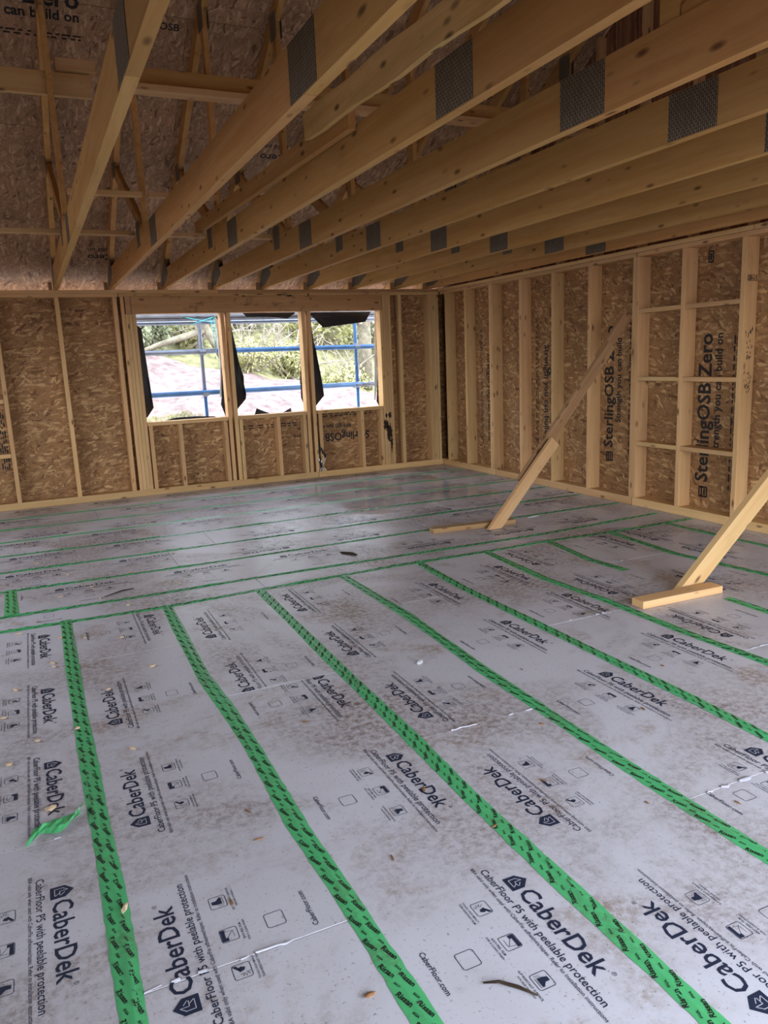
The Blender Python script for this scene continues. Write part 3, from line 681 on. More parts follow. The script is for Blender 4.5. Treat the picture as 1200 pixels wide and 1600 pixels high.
for a, b in ((YF, -0.35), (-0.35, 0.85), (0.85, 2.06), (2.06, 3.258), (3.258, 4.478), (4.478, 5.658), (5.658, 6.91), (6.91, 8.126), (8.126, 9.56)):
    RP[a] = panel('osb_panel', (xo, (a+b)/2, H/2), (H-0.002, b-a-0.003, 0.011), (0, 0, 1), (0, 1, 0), 'osb', wall_right)
xi = XR + DEP - 0.0008
# reading upwards: ex=+Z, ey=+Y (seen from the room)   reading downwards: ex=-Z, ey=-Y
osb_print(RP[4.478], (xi, 4.875, 0.17), (0, 0, 1), (0, 1, 0), 1.42, 11)
osb_print(RP[5.658], (xi, 6.095, 0.37), (0, 0, 1), (0, 1, 0), 1.35, 12)
osb_print(RP[6.91], (xi, 7.13, 1.97), (0, 0, -1), (0, -1, 0), 1.55, 13)
osb_print(RP[8.126], (xi, 8.33, 1.90), (0, 0, -1), (0, -1, 0), 1.5, 14)
osb_print(RP[3.258], (xi, 3.62, 0.17), (0, 0, 1), (0, 1, 0), 1.42, 15)
k = Ink(); k.ring(0, 0, 0.05, 0.03, 0.01, 0.014); k.line((-0.03, 0), (0.03, 0), 0.02)
obj('printed_lettering', k.mesh('lettering', ('black_ink',)), None, RP[4.478], Matrix(((0, 0, -1, xi), (0, -1, 0, 4.93), (1, 0, 0, 2.22), (0, 0, 0, 1))) @ Matrix.Scale(1, 4))
# grade stamps on the stud beside the nogginned bays
k = Ink(); k.text('08', 0.022, 1.975, 0.045, 0.02, 1.5); k.ring(0.088, 1.998, 0.017, 0.025, 0.015, 0.005); k.text('a', 0.081, 1.985, 0.014, 0.03, 1.3); k.text('5', 0.11, 1.975, 0.022, 0.02, 1.2)
rnd = random.Random(3)
for (z0_, z1_) in ((1.36, 1.60), (1.10, 1.26)):
    for q in range(26):
        x_ = rnd.uniform(0.03, 0.11); z_ = rnd.uniform(z0_, z1_); k.line((x_, z_), (x_+rnd.uniform(-0.012, 0.014), z_+rnd.uniform(0.004, 0.028)), 0.007)
obj('stamped_marks', k.mesh('marks', ('black_ink',)), None, wall_right, Matrix(((1, 0, 0, XR), (0, 0, -1, 4.478-0.0225-0.0008), (0, 1, 0, 0), (0, 0, 0, 1))), label='black stamps on the stud')

# gable framing and sheathing above the right wall
gx = XR + 0.10
def gz(y): return rz(y) + 0.142 if y > YRIDGE else rz(2*YRIDGE-y) + 0.142
for y in [8.73-0.605*i for i in range(16)]:
    zt = gz(y) - 0.03
    if zt > H+0.15: beam('gable_stud', (XR+0.11, y, H+0.002), (XR+0.11, y, zt), 0.09, 0.045, (0, 1, 0), 'stud', wall_right)
V = [(9.78, H), (9.78, gz(9.78)), (YRIDGE, gz(YRIDGE)), (YF, gz(YF)), (YF, H)]
me, Mx = prism_x(V, XR+0.157, XR+0.168, 'osb_red')
obj('osb_panel', me, None, wall_right, Mx)

# ------------------------------------------------------------------ walls out of view: left gable wall and the front wall with its wide opening
wall_left = root('wall_left', (XLW, 4, 0), kind='structure')
LO0, LO1, LZ0, LZ1 = 3.4, 7.4, 0.85, 2.1  # unseen left opening, added to bring daylight onto chords and right wall
for V in ([(9.55, 0.0), (9.55, LZ0), (YF-0.14, LZ0), (YF-0.14, 0.0)], [(9.55, LZ0), (9.55, LZ1), (LO1, LZ1), (LO1, LZ0)], [(LO0, LZ0), (LO0, LZ1), (YF-0.14, LZ1), (YF-0.14, LZ0)],
          [(9.55, LZ1), (9.55, gz(9.42)), (YRIDGE, gz(YRIDGE)), (YF-0.14, gz(YF)), (YF-0.14, LZ1)]):
    me, Mx = prism_x(V, XLW-0.15, XLW, 'osb'); obj('osb_panel', me, None, wall_left, Mx)
wall_front = root('wall_front', (0, YF, 0), kind='structure')
def fpanel(x0, x1, z0, z1): panel('osb_panel', ((x0+x1)/2, YF-0.08, (z0+z1)/2), (z1-z0, x1-x0, 0.14), (0, 0, 1), (1, 0, 0), 'osb', wall_front)
FX0, FX1, FZ = 0.2, 5.05, 2.2
fpanel(XLW, FX0, 0, H); fpanel(FX1, XR+0.15, 0, H); fpanel(FX0, FX1, FZ, H)

# ------------------------------------------------------------------ roof sheathing
ceiling = root('ceiling', (1, YRIDGE, rz(YRIDGE)), kind='structure')
sl = math.atan(SL); cs, sn = math.cos(sl), math.sin(sl)
RT = 0.145     # vertical height of the rafters
# back slope: coordinate s up the slope from the eave at Y=10.0
s_tot = (YE - YRIDGE)/cs; w = 1.2; n = 0; s = 0.0
RPAN = []
rows = []
while s < s_tot - 0.01:
    e = min(s+w, s_tot); rows.append((s, e)); s = e
for ri, (a, b) in enumerate(rows):
    x = XLW - (1.2 if ri % 2 else 0.1)
    while x < XR+0.2:
        x1 = min(x+2.4, XR+0.2); xa = max(x, XLW)
        for side in (0, 1):
            sm = (a+b)/2; y = YE - sm*cs; z = rz(YE) + RT + sm*sn + 0.007
            yd, zd = -cs, sn
            if side: y = 2*YRIDGE - y; yd = cs
            o = panel('osb_panel', ((xa+x1)/2, y, z), (x1-xa-0.003, b-a-0.003, 0.011), (1, 0, 0), (0, yd, zd), 'osb_roof', ceiling)
            if side == 0: RPAN.append((xa, x1, a, b, o))
        x = x1
for side in (0, 1):
    y0_, z0_ = YE, rz(YE)+RT+0.022; y1_, z1_ = YRIDGE, rz(YRIDGE)+RT+0.022
    if side: y0_, y1_ = 2*YRIDGE-YE, YRIDGE
    beam('roof_light_block', ((XR+0.25+XLW-0.2)/2, y0_, z0_), ((XR+0.25+XLW-0.2)/2, y1_, z1_), XR+0.25-XLW+0.2, 0.012, (0, 0, 1), 'membrane', ceiling, 0)  # unseen sheet added to stop daylight leaking between the roof panels
def roof_print(x, y, length, up, seed):
    s_ = (YE-y)/cs
    par = next(o for xa, x1, a, b, o in RPAN if xa <= x <= x1 and a <= s_ <= b)
    z = rz(y) + RT
    if up: ex, ey = Vector((1, 0, 0)), Vector((0, -cs, sn))     # upright for someone looking up at the slope
    else: ex, ey = Vector((-1, 0, 0)), Vector((0, cs, -sn))
    nrm = ex.cross(ey)
    osb_print(par, Vector((x, y, z)) + nrm*0.0015, ex, ey, length, seed)
roof_print(-0.81, 6.72, 1.50, True, 21)
def small_roof_print(x, y, items, up):
    s_ = (YE-y)/cs; par = next(o for xa, x1, a, b, o in RPAN if xa <= x <= x1 and a <= s_ <= b); k = Ink()
    for t, u, v, w in items: k.text(t, u, v, w, 0.02)
    ex, ey = (Vector((1, 0, 0)), Vector((0, -cs, sn))) if up else (Vector((-1, 0, 0)), Vector((0, cs, -sn)))
    n = ex.cross(ey); c = Vector((x, y, rz(y)+RT)) + n*0.0015
    obj('printed_lettering', k.mesh('lettering', ('black_ink',)), None, par, Matrix(((ex.x, ey.x, n.x, c.x), (ex.y, ey.y, n.y, c.y), (ex.z, ey.z, n.z, c.z), (0, 0, 0, 1))))
small_roof_print(1.02, 9.20, [('Zero', 0.0, 0.0, 0.26), ('build on', 0.0, -0.11, 0.26)], False)
small_roof_print(1.28, 6.78, [('OSB', 0.0, 0.0, 0.16)], True)
small_roof_print(2.62, 7.72, [('build on', 0.0, 0.0, 0.24), ('build', -0.26, 0.0, 0.16), ('Zero', 0.0, 0.12, 0.26)], False)
small_roof_print(3.1, 8.2, [('OSB Zero', 0.0, 0.0, 0.5), ('can build on', 0.0, -0.11, 0.4)], False)

# ------------------------------------------------------------------ roof trusses
XT = [0.385, 0.965, 1.55, 2.135, 2.725, 3.335, 3.94, 4.54, 5.02]
LBL = ['first roof truss from the left, steep beside the bare roof slope',
       'second roof truss from the left, its large dark plate fully clear',
       'third roof truss from the left, behind the yellow split board nailed along it',
       'fourth roof truss from the left, with inked stamps on its chord face',
       'fifth roof truss from the left, knotty beside its large plate',
       'sixth roof truss from the left, greyish brown chord with dark knots',
       'seventh roof truss from the left, golden chord third from the right wall',
       'eighth roof truss from the left, grey-bleached chord second from the right wall',
       'ninth roof truss, tight along the right wall just above its plates']
TH = 0.047; CZ = H+0.2
def truss(i, X):
    t = root('roof_truss', (X+TH/2, YB, H), LBL[i], 'roof truss', 'roof trusses')
    def pr(name, poly, x0=X, x1=X+TH, m='chord', **k):
        me, Mx = prism_x(poly, x0, x1, m); return obj(name, me, None, t, Mx, **k)
    yh = 7.9 - (CZ - 3.34)/SL
    YFT = 2*YRIDGE - 9.52
    zb = H + 0.001
    # bottom chord in two lengths, spliced under the plate
    pr('bottom_chord', [(9.52, zb), (9.52, rz(9.52)-0.006), (yh+0.008, CZ), (2.652, CZ), (2.652, zb)])
    pr('bottom_chord', [(2.648, zb), (2.648, CZ), (2*YRIDGE-yh-0.008, CZ), (YFT, rz(9.52)-0.006), (YFT, zb)])
    pr('rafter', [(YR_, rz(YR_)+0.001), (YR_, rz(YR_)+RT-0.002), (YRIDGE+0.001, rz(YRIDGE)+RT-0.002), (YRIDGE+0.001, rz(YRIDGE)+0.001)])
    pr('rafter', [(2*YRIDGE-YR_, rz(YR_)+0.001), (2*YRIDGE-YR_, rz(YR_)+RT-0.002), (YRIDGE-0.001, rz(YRIDGE)+RT-0.002), (YRIDGE-0.001, rz(YRIDGE)+0.001)])
    tx0, tx1 = X+0.004, X+TH-0.004
    yw = 6.50
    for mir in (0, 1):
        f = (lambda y: 2*YRIDGE-y) if mir else (lambda y: y)
        pr('web', [(f(yw-0.045), CZ+0.001), (f(yw-0.045), rz(yw-0.045)-0.001), (f(yw+0.045), rz(yw+0.045)-0.001), (f(yw+0.045), CZ+0.001)], tx0, tx1)
        y2 = 7.95
        pr('web', [(f(yw+0.055), CZ+0.001), (f(yw+0.055), CZ+0.03), (f(y2-0.06), rz(y2-0.06)-0.001), (f(y2+0.05), rz(y2+0.05)-0.001), (f(yw+0.19), CZ+0.001)], tx0, tx1)
    def plate(y0, y1, z0, z1):
        for sx in (X-0.0011, X+TH+0.0011):
            obj('nail_plate', boxmesh(0.0018, y1-y0, z1-z0, 0, 'plate'), None, t, Matrix.Translation((sx, (y0+y1)/2, (z0+z1)/2)))
    plate(2.52, 2.79, H+0.005, CZ-0.002)
    plate(5.88, 6.16, H+0.004, CZ-0.002)
    plate(6.70, 6.86, H+0.09, CZ+0.085 if i < 4 else CZ+0.02)
    plate(7.85, 8.02, rz(7.94)-0.06, rz(7.94)+0.08)
    plate(6.42, 6.58, rz(6.5)-0.10, rz(6.5)+0.10)
    hp = [(9.44, H+0.03), (9.22, H+0.035), (8.96, H+0.13), (9.06, rz(9.06)+0.05), (9.40, rz(9.40)+0.06)]
    for sx in (X-0.0020, X+TH+0.0003):
        me, Mx = prism_x(hp, sx, sx+0.0017, 'plate'); obj('heel_plate', me, None, t, Mx)
    beam('truss_clip', (X-0.030, YB+0.03, H+0.002), (X-0.030, YB+0.03, H+0.085), 0.03, 0.04, (1, 0, 0), 'rough', t)
    return t
for i, X in enumerate(XT): truss(i, X)

# ------------------------------------------------------------------ bracing under the roof
def thing1(name, p0, p1, w, h, up, m, label, cat, **k): return beam(name, p0, p1, w, h, up, m, None, label=label, cat=cat, **k)
# longitudinal binders behind / before the upright webs
b = root('roof_binder', (0.0, 6.57, 3.58), 'pale timber binder left of the first truss with a sawn notch at its free end', 'binder')
beam('binder_board', (-2.6, 6.58, 3.585), (0.70, 6.58, 3.585), 0.045, 0.16, (0, 0, 1), 'stud', b)
beam('end_cleat', (0.46, 6.555, 3.71), (0.74, 6.555, 3.71), 0.095, 0.08, (0, 0, 1), 'stud', b)
b = root('roof_binder', (2.5, 6.4, 3.6), 'long T-shaped timber binder crossing behind the chords right of the first truss', 'binder')
beam('binder_board', (0.96, 6.42, 3.63), (5.19, 6.42, 3.63), 0.045, 0.15, (0, 0, 1), 'chord', b)
beam('flange_board', (0.96, 6.375, 3.545), (5.19, 6.375, 3.545), 0.14, 0.045, (0, 0, 1), 'stud', b)
# eaves battens between trusses, two rows
for (xa, xb, y, z, lab) in ((-2.6, 0.38, 6.92, 2.60, 'low batten left of the first truss, lower of the bracing under the slope'),
                            (0.435, 0.96, 6.92, 2.60, 'low batten between the first and second trusses, the lower of two there'),
                            (1.015, 1.548, 6.92, 2.60, 'low batten between the second and third trusses'),
                            (1.60, 2.133, 6.92, 2.60, 'low batten between the third and fourth trusses'),
                            (0.435, 0.963, 6.38, 2.80, 'upper short batten between the first and second trusses'),
                            (1.015, 1.548, 6.38, 2.80, 'upper short batten between the second and third trusses')):
    o = root('bracing_batten', ((xa+xb)/2, y, z), lab, 'batten', 'battens between the trusses')
    beam('batten_board', (xa, y, z), (xb, y, z), 0.07, 0.035, (0, 0, 1), 'stud', o)
# two boards left lying along the third truss
o = root('loose_board', (1.50, 5.5, 2.65), 'plain straight brown board resting along the left face of the third truss', 'board')
beam('board', (1.515, 7.10, 2.685), (1.523, 3.55, 2.610), 0.038, 0.105, (0, 0, 1), 'chord', o)
o = root('loose_board', (1.48, 3.0, 2.63), 'yellowish twisted split board with a gnarled end, sloping along the third truss', 'board')
NN = 14; V, F = [], []
for i in range(NN+1):
    t = i/NN; y = 4.02 - 3.0*t; z = 2.687 - 0.10*t/0.6*0.6; tw = 0.25*math.sin(t*4.0) + 0.1; hw = 0.062 + 0.006*math.sin(i*1.7); th = 0.019
    for (a, c) in ((-th, -hw), (th, -hw), (th, hw), (-th, hw)):
        V.append((y-3.0, 1.470 + a*math.cos(tw) - c*math.sin(tw)*0.35 - 1.48, z + c + 0.2*a - 2.63))
for i in range(NN):
    for j in range(4): a = i*4+j; b_ = i*4+(j+1) % 4; F.append((a, b_, b_+4, a+4))
F += [(3, 2, 1, 0), (NN*4, NN*4+1, NN*4+2, NN*4+3)]
V = [(v[0], -v[1], v[2]) for v in V]
me = mesh('board', V, [f[::-1] for f in F]); bm = bmesh.new(); bm.from_mesh(me); bmesh.ops.recalc_face_normals(bm, faces=bm.faces); bm.to_mesh(me); bm.free()
obj('board', me, 'yellow', o, Matrix.Translation((1.48, 3.0, 2.63)) @ Matrix(((0, -1, 0), (1, 0, 0), (0, 0, 1))).to_4x4())

# ------------------------------------------------------------------ raking wall braces
def prism_along(poly, y0, y1, d, m):
    """polygon in world (x, z), extruded from y0 to y1, local X along d so the grain follows the board"""
    n = len(poly); cx = sum(p[0] for p in poly)/n; cz = sum(p[1] for p in poly)/n
    R = Matrix(((d.x, 0, -d.z), (0, 1, 0), (d.z, 0, d.x))).to_4x4(); Mx = Matrix.Translation((cx, (y0+y1)/2, cz)) @ R; Mi = Mx.inverted()
    V = [Mi @ Vector((p[0], y, p[1])) for y in (y0, y1) for p in poly]
    F = [tuple(range(n)), tuple(range(2*n-1, n-1, -1))] + [(i, n+i, n+(i+1) % n, (i+1) % n) for i in range(n)]
    me = mesh('board', V, F); bm = bmesh.new(); bm.from_mesh(me); bmesh.ops.recalc_face_normals(bm, faces=bm.faces); bm.to_mesh(me); bm.free(); me.materials.append(MAT[m]); return me, Mx
b1 = root('wall_brace', (3.6, 5.6, 0), 'weathered raking brace made of spliced boards, from a floor block to the framed right wall', 'brace')
A0, A1 = Vector((3.575, 5.556, 0.03)), Vector((5.14, 5.66, 1.77))
dr = (A1-A0).normalized(); pl = Vector((-dr.z, 0, dr.x))
off = Vector((0, 0.04, 0))
beam('brace_board', A0+dr*0.45+off, A0+dr*2.03+off, 0.038, 0.10, pl, 'rough', b1)
sx_ = dr.x/dr.z; hh_ = 0.05/dr.z; z_ = 0.68
me, Mx = prism_along([(A0.x-0.03*sx_-hh_, 0.001), (A0.x-0.03*sx_+hh_, 0.001), (A0.x+(z_-0.03)*sx_+hh_, z_), (A0.x+(z_+0.04)*sx_-hh_, z_+0.07)], 5.528, 5.566, dr, 'stud')
obj('splice_board', me, None, b1, Mx)
beam('splice_board', A0+dr*1.86+off*2, A0+dr*2.36+off*2, 0.038, 0.09, pl, 'rough', b1)
beam('sole_block', (3.02, 5.72, 0.022), (3.81, 5.635, 0.022), 0.09, 0.042, (0, 0, 1), 'rough', b1)
b2 = root('wall_brace', (3.45, 3.42, 0), 'clean pale raking brace with a single board, leaving the frame beside its floor block', 'brace')
dr = Vector((1, 0, 0.875)).normalized()
me, Mx = prism_along([(3.473, 0.001), (3.656, 0.001), (5.185, 1.338), (5.185, 1.498)], 3.378, 3.423, dr, 'stud')
obj('brace_board', me, None, b2, Mx)
beam('sole_block', (3.105, 3.315, 0.0235), (3.725, 3.30, 0.0235), 0.098, 0.045, (0, 0, 1), 'stud', b2)

# ------------------------------------------------------------------ loose things on the floor
def chip(name, x, y, l, w, h, rot, m, label, cat, group=None, seed=0):
    rnd = random.Random(seed); bm = bmesh.new(); bmesh.ops.create_icosphere(bm, subdivisions=1, radius=1.0)
    for v in bm.verts:
        v.co = Vector((v.co.x*l/2*(1+0.35*rnd.uniform(-1, 1)), v.co.y*w/2*(1+0.35*rnd.uniform(-1, 1)), max(v.co.z, -0.6)*h/2))
    z0_ = min(v.co.z for v in bm.verts)
    return bmobj(name, bm, m, None, False, Matrix.Translation((x, y, 0.0012-z0_)) @ Matrix.Rotation(rot, 4, 'Z'), label=label, cat=cat, group=group)
chip('wood_chip', 0.072, 2.06, 0.05, 0.018, 0.012, 1.2, 'chip', 'long pale chip stuck on the left tape strip near the camera', 'wood chip', None, 1).location.z = 0.012
chip('wood_chip', -0.10, 2.72, 0.05, 0.03, 0.018, 0.4, 'chip', 'rounded tan chip beside the crumpled green tape scrap', 'wood chip', None, 2)
chip('wood_chip', 0.57, 1.47, 0.035, 0.014, 0.01, 0.1, 'brown_chip', 'brown splinter lying close to the second tape strip at the bottom', 'wood chip', None, 3) 
chip('wood_chip', 1.62, 3.23, 0.06, 0.035, 0.012, 0.8, 'film', 'white film flake by a brown scuff in the middle of the floor', 'film flake', None, 4)
SP = [(0.02, 3.34), (-0.05, 4.12), (-0.03, 4.21), (-0.12, 3.31), (-0.25, 3.12), (0.25, 5.61), (0.01, 4.62), (0.1, 4.5), (0.3, 5.3), (-0.2, 4.8), (-0.1, 5.0), (0.15, 3.7),
      (0.4, 3.9), (-0.28, 3.6), (0.5, 5.9), (0.1, 6.1), (0.9, 6.3), (-0.1, 6.6), (0.35, 6.9), (0.22, 3.05), (-0.2, 3.9), (0.33, 4.4), (0.8, 5.4), (-0.3, 4.45), (0.05, 5.45), (0.45, 5.05)]
rnd = random.Random(9)
for i, (x, y) in enumerate(SP):
    chip('wood_chip', x+rnd.uniform(-.03, .03), y+rnd.uniform(-.03, .03), rnd.uniform(0.02, 0.05), rnd.uniform(0.012, 0.03), 0.012, rnd.uniform(0, 3), 'chip', 'small pale wood chip scattered over the left side of the floor', 'wood chip', 'pale wood chips on the floor', 20+i)
SP2 = [(1.98, 1.63), (1.72, 1.77), (0.84, 1.91), (1.10, 2.2), (1.5, 2.05), (2.2, 2.3), (2.0, 2.9), (1.2, 1.9), (0.5, 2.2), (2.6, 2.6), (1.4, 3.6), (0.9, 2.9), (1.75, 2.4), (0.35, 1.95), (0.51, 2.37)]
for i, (x, y) in enumerate(SP2):
    chip('bark_fragment', x, y, rnd.uniform(0.02, 0.045), rnd.uniform(0.006, 0.014), 0.006, rnd.uniform(0, 3), 'brown_chip', 'small brown bark fragment on the grey floor film', 'bark fragment', 'bark fragments on the floor', 60+i)
tube('twig', [(0.83, 1.375, 0.006), (0.865, 1.36, 0.007), (0.90, 1.325, 0.005), (0.925, 1.285, 0.005)], [0.002, 0.004, 0.0045, 0.002], 'dark_wood', None, 6, label='thin curved black twig beside the web address print at the bottom', cat='twig')
tube('twig', [(0.30, 5.30, 0.006), (0.42, 5.38, 0.008), (0.50, 5.40, 0.006)], [0.003, 0.005, 0.003], 'dark_wood', None, 6, label='thin brown stick lying between the two cross tapes at left', cat='twig')
chip('shard', 2.13, 5.46, 0.20, 0.055, 0.02, -1.1, 'dark_wood', 'pointed black shard lying on the far boards left of the weathered brace', 'shard', None, 5)
chip('film_flake', 4.10, 5.75, 0.16, 0.03, 0.012, 0.2, 'film', 'curled white film flake right of the weathered brace foot', 'film flake', None, 6)
# crumpled scrap of green tape
bm = bmesh.new(); rnd = random.Random(12); n = 12; prev = None
for i in range(n+1):
    t = i/n; cx_, cy_ = -0.175 + 0.17*t, 2.545 + 0.10*t + 0.02*math.sin(t*7); hw = 0.045*(0.55+0.45*abs(math.cos(t*5.5)))
    row = [bm.verts.new((cx_ + a*0.010, cy_ + a*hw, 0.008 + 0.02*rnd.random()*(1-abs(a)) + 0.004*rnd.random())) for a in (-1, -0.4, 0.3, 1)]
    if prev:
        for j in range(3): bm.faces.new((prev[j], row[j], row[j+1], prev[j+1]))
    prev = row
cr = bmobj('tape_scrap', bm, 'tape', None, False, label='crumpled green tape scrap lying on the printed board at left', cat='tape scrap')
sm_ = cr.modifiers.new('thickness', 'SOLIDIFY'); sm_.thickness = 0.001
# bundle of crumpled membrane in the corner of the sill bay
bm = bmesh.new(); rnd = random.Random(4)
for q, (dx, hh) in enumerate(((0.0, 0.36), (0.035, 0.30), (0.07, 0.27))):
    ring = []
    for i in range(9):
        t = i/8; z = 0.08 + hh*t; ring.append([bm.verts.new((3.352+dx+0.012*math.sin(9*t+q)+s_*0.016*(1.15-t*0.7), 9.40+0.02*rnd.random()+abs(s_)*0.02, z+0.03*s_*t)) for s_ in (-1, -0.3, 0.4, 1)])
    for a, b_ in zip(ring, ring[1:]):
        for j in range(3): bm.faces.new((a[j], a[j+1], b_[j+1], b_[j]))
o = bmobj('membrane_bundle', bm, 'membrane', None, True, label='crumpled black and pale membrane bundle standing under the third window', cat='membrane offcut')
o.data.materials.append(MAT['film'])
for i, p in enumerate(o.data.polygons): p.material_index = 1 if (i//3) % 8 in (0, 3, 4) and i % 3 == 1 else 0
o.modifiers.new('thickness', 'SOLIDIFY').thickness = 0.004

# ------------------------------------------------------------------ outside: scaffold, bank, bushes, trees
sc = root('scaffold', (3, 10.1, -0.4), 'blue and grey tube scaffold standing outside the three window openings', 'scaffold')
YS = 10.12
def stand(x, m1, m2):
    tube('standard', [(x, YS+0.055, -0.4), (x, YS+0.055, 1.12)], 0.0245, m2, sc, 12); tube('standard', [(x, YS+0.055, 1.12), (x, YS+0.055, 2.6)], 0.0245, m1, sc, 12)
stand(2.095, 'grey_tube', 'blue_tube'); stand(4.26, 'blue_tube', 'blue_tube'); stand(-0.1, 'grey_tube', 'grey_tube'); stand(6.4, 'grey_tube', 'grey_tube')
tube('guard_rail', [(-1.0, YS, 1.68), (2.28, YS, 1.685)], 0.031, 'grey_tube', sc, 12); tube('guard_rail', [(2.285, YS, 1.685), (6.6, YS, 1.655)], 0.031, 'blue_tube', sc, 12)
tube('guard_rail', [(-1.0, YS, 1.165), (4.30, YS, 1.155)], 0.033, 'blue_tube', sc, 12); tube('guard_rail', [(4.2, YS+0.01, 1.15), (6.6, YS+0.01, 1.14)], 0.025, 'grey_tube', sc, 12)
for x in (2.095, 4.26):
    for z in (1.68, 1.15):
        bm = bmesh.new(); tube_bm(bm, [(0, 0.055, -0.045), (0, 0.055, 0.045)], 0.036, 8); tube_bm(bm, [(-0.04, 0, 0), (0.04, 0, 0)], 0.036, 8)
        bmobj('coupler', bm, 'grey_tube', sc, False, Matrix.Translation((x, YS, z)))
bm = bmesh.new(); tube_bm(bm, [(-0.05, 0, 0), (0.05, 0, 0)], 0.036, 8); bmobj('coupler', bm, 'grey_tube', sc, False, Matrix.Translation((4.46, YS+0.01, 1.15)))
for j in range(4): beam('scaffold_plank', (-1.2, 10.22+0.235*j, 2.142+0.004*(j % 2)), (6.6, 10.22+0.235*j, 2.142+0.004*(j % 2)), 0.225, 0.038, (0, 0, 1), 'scaf_board', sc)
for j, y in enumerate((10.16, 11.05)): tube('ledger', [(-1.2, y, 2.09), (6.6, y, 2.09)], 0.0245, 'grey_tube', sc, 10)
cd = root('netting_cord', (2.1, 10.13, 2.12), 'loose cyan cord strands at the top right of the first window opening', 'cord')
for j, P in enumerate(([(1.88, 10.13, 2.121), (2.05, 10.10, 2.08), (2.30, 10.07, 2.03)], [(1.98, 10.10, 2.02), (2.14, 10.09, 2.07), (2.31, 10.13, 2.121)], [(2.24, 10.13, 2.121), (2.25, 10.10, 1.9), (2.27, 10.08, 1.72)], [(2.28, 10.13, 2.121), (2.29, 10.1, 1.88), (2.26, 10.09, 1.70)])):
    tube('strand', P, 0.005, 'cyan', cd, 6)

# ground and soil bank
def terr(x, y):
    if y < 12: return -0.4
    s = y - 12
    top = 1.75 - 0.23*max(x-2.5, -3)           # skyline of the soil falls to the right
    z = -0.4 + 0.34*s
    z = min(z, top) if y < 19.5 else min(top, 2.2) + (y-19.5)*0.42
    if y >= 19.5: z = max(z, top)
    return z + 0.08*math.sin(x*1.7+y*0.9) + 0.05*math.sin(x*4.1-y*2.3)
def grid(x0, x1, y0, y1, st):
    nx, ny = int((x1-x0)/st), int((y1-y0)/st); V = [(x0+i*st, y0+j*st, terr(x0+i*st, y0+j*st)) for j in range(ny+1) for i in range(nx+1)]
    F = [(j*(nx+1)+i, j*(nx+1)+i+1, (j+1)*(nx+1)+i+1, (j+1)*(nx+1)+i) for j in range(ny) for i in range(nx)]
    return V, F
MAT['bounce_ground'] = plain('pale_bounce_ground', (0.46, 0.43, 0.40), 0.95, 0.1, var=0.3, vs=20)  # unseen pale ground strip, added to bounce daylight up under the eaves
V = [(-24, 9.58, -0.40), (34, 9.58, -0.40), (34, 12.3, -0.395), (-24, 12.3, -0.395)]
obj('ground_bounce', mesh('bounce_strip', V, [(0, 1, 2, 3)]), 'bounce_ground', kind='structure')
V, F = grid(-24, 34, 12.0, 19.6, 0.4); me = mesh('soil_bank', V, F)
for p in me.polygons: p.use_smooth = True
obj('ground_soil', me, 'soil', kind='structure')
V, F = grid(-24, 34, 19.4, 34, 0.6); me = mesh('bank', V, F)
for p in me.polygons: p.use_smooth = True
obj('ground_bank', me, 'grass', kind='structure')
V = [(-60, -70, -0.41), (60, -70, -0.41), (60, 10, -0.41), (-60, 10, -0.41)]
obj('ground', mesh('yard', V, [(0, 1, 2, 3)]), 'soil', kind='structure')
# short grass patch at the foot of the bank
rnd = random.Random(31); V, F = [], []
for i in range(5000):
    x = rnd.uniform(0.9, 3.6); y = rnd.uniform(13.2, 15.2)
    if (x-1.9)**2/2.2+(y-14.2)**2/0.9 > 1: continue
    z = terr(x, y); a = rnd.uniform(0, 3.14); w_ = 0.012; h_ = rnd.uniform(0.05, 0.12); o_ = len(V)
    V += [(x-w_*math.cos(a), y-w_*math.sin(a), z-0.01), (x+w_*math.cos(a), y+w_*math.sin(a), z-0.01), (x+rnd.uniform(-.04, .04), y+rnd.uniform(-.04, .04), z+h_)]; F.append((o_, o_+1, o_+2))
o = obj('grass', mesh('grass', V, F), 'grass', kind='stuff', label='short green grass growing on the soil below the first window', cat='grass')

def leafball(n, rx, rz_, leaf, seed):
    rnd = random.Random(seed); V, F = [], []
    for i in range(n):
        d = Vector((rnd.gauss(0, 1), rnd.gauss(0, 1), rnd.gauss(0, 1))).normalized()
        lump = 0.75+0.25*math.sin(d.x*5+seed)*math.cos(d.y*6+d.z*4)
        r = (rnd.random()**0.35)*lump; c = Vector((d.x*rx*r, d.y*rx*r, d.z*rz_*r + rz_*0.75))
        if c.z < -0.1: continue
        a = Vector((rnd.gauss(0, 1), rnd.gauss(0, 1), rnd.gauss(0, 1))).normalized(); b_ = a.cross(d).normalized() if abs(a.dot(d)) < 0.98 else Vector((1, 0, 0))
        l = leaf*rnd.uniform(0.6, 1.3); o_ = len(V); V += [c-a*l*0.5, c+b_*l*0.25, c+a*l*0.5, c-b_*l*0.25]; F.append((o_, o_+1, o_+2, o_+3))
    return mesh('foliage', V, F)
LB = {('leaf_y', 0): leafball(2600, 0.9, 0.7, 0.11, 1), ('leaf_y', 1): leafball(2600, 1.1, 0.6, 0.09, 2), ('leaf_g', 0): leafball(2800, 1.0, 0.9, 0.12, 3), ('leaf_g', 1): leafball(2600, 1.2, 0.75, 0.10, 4)}
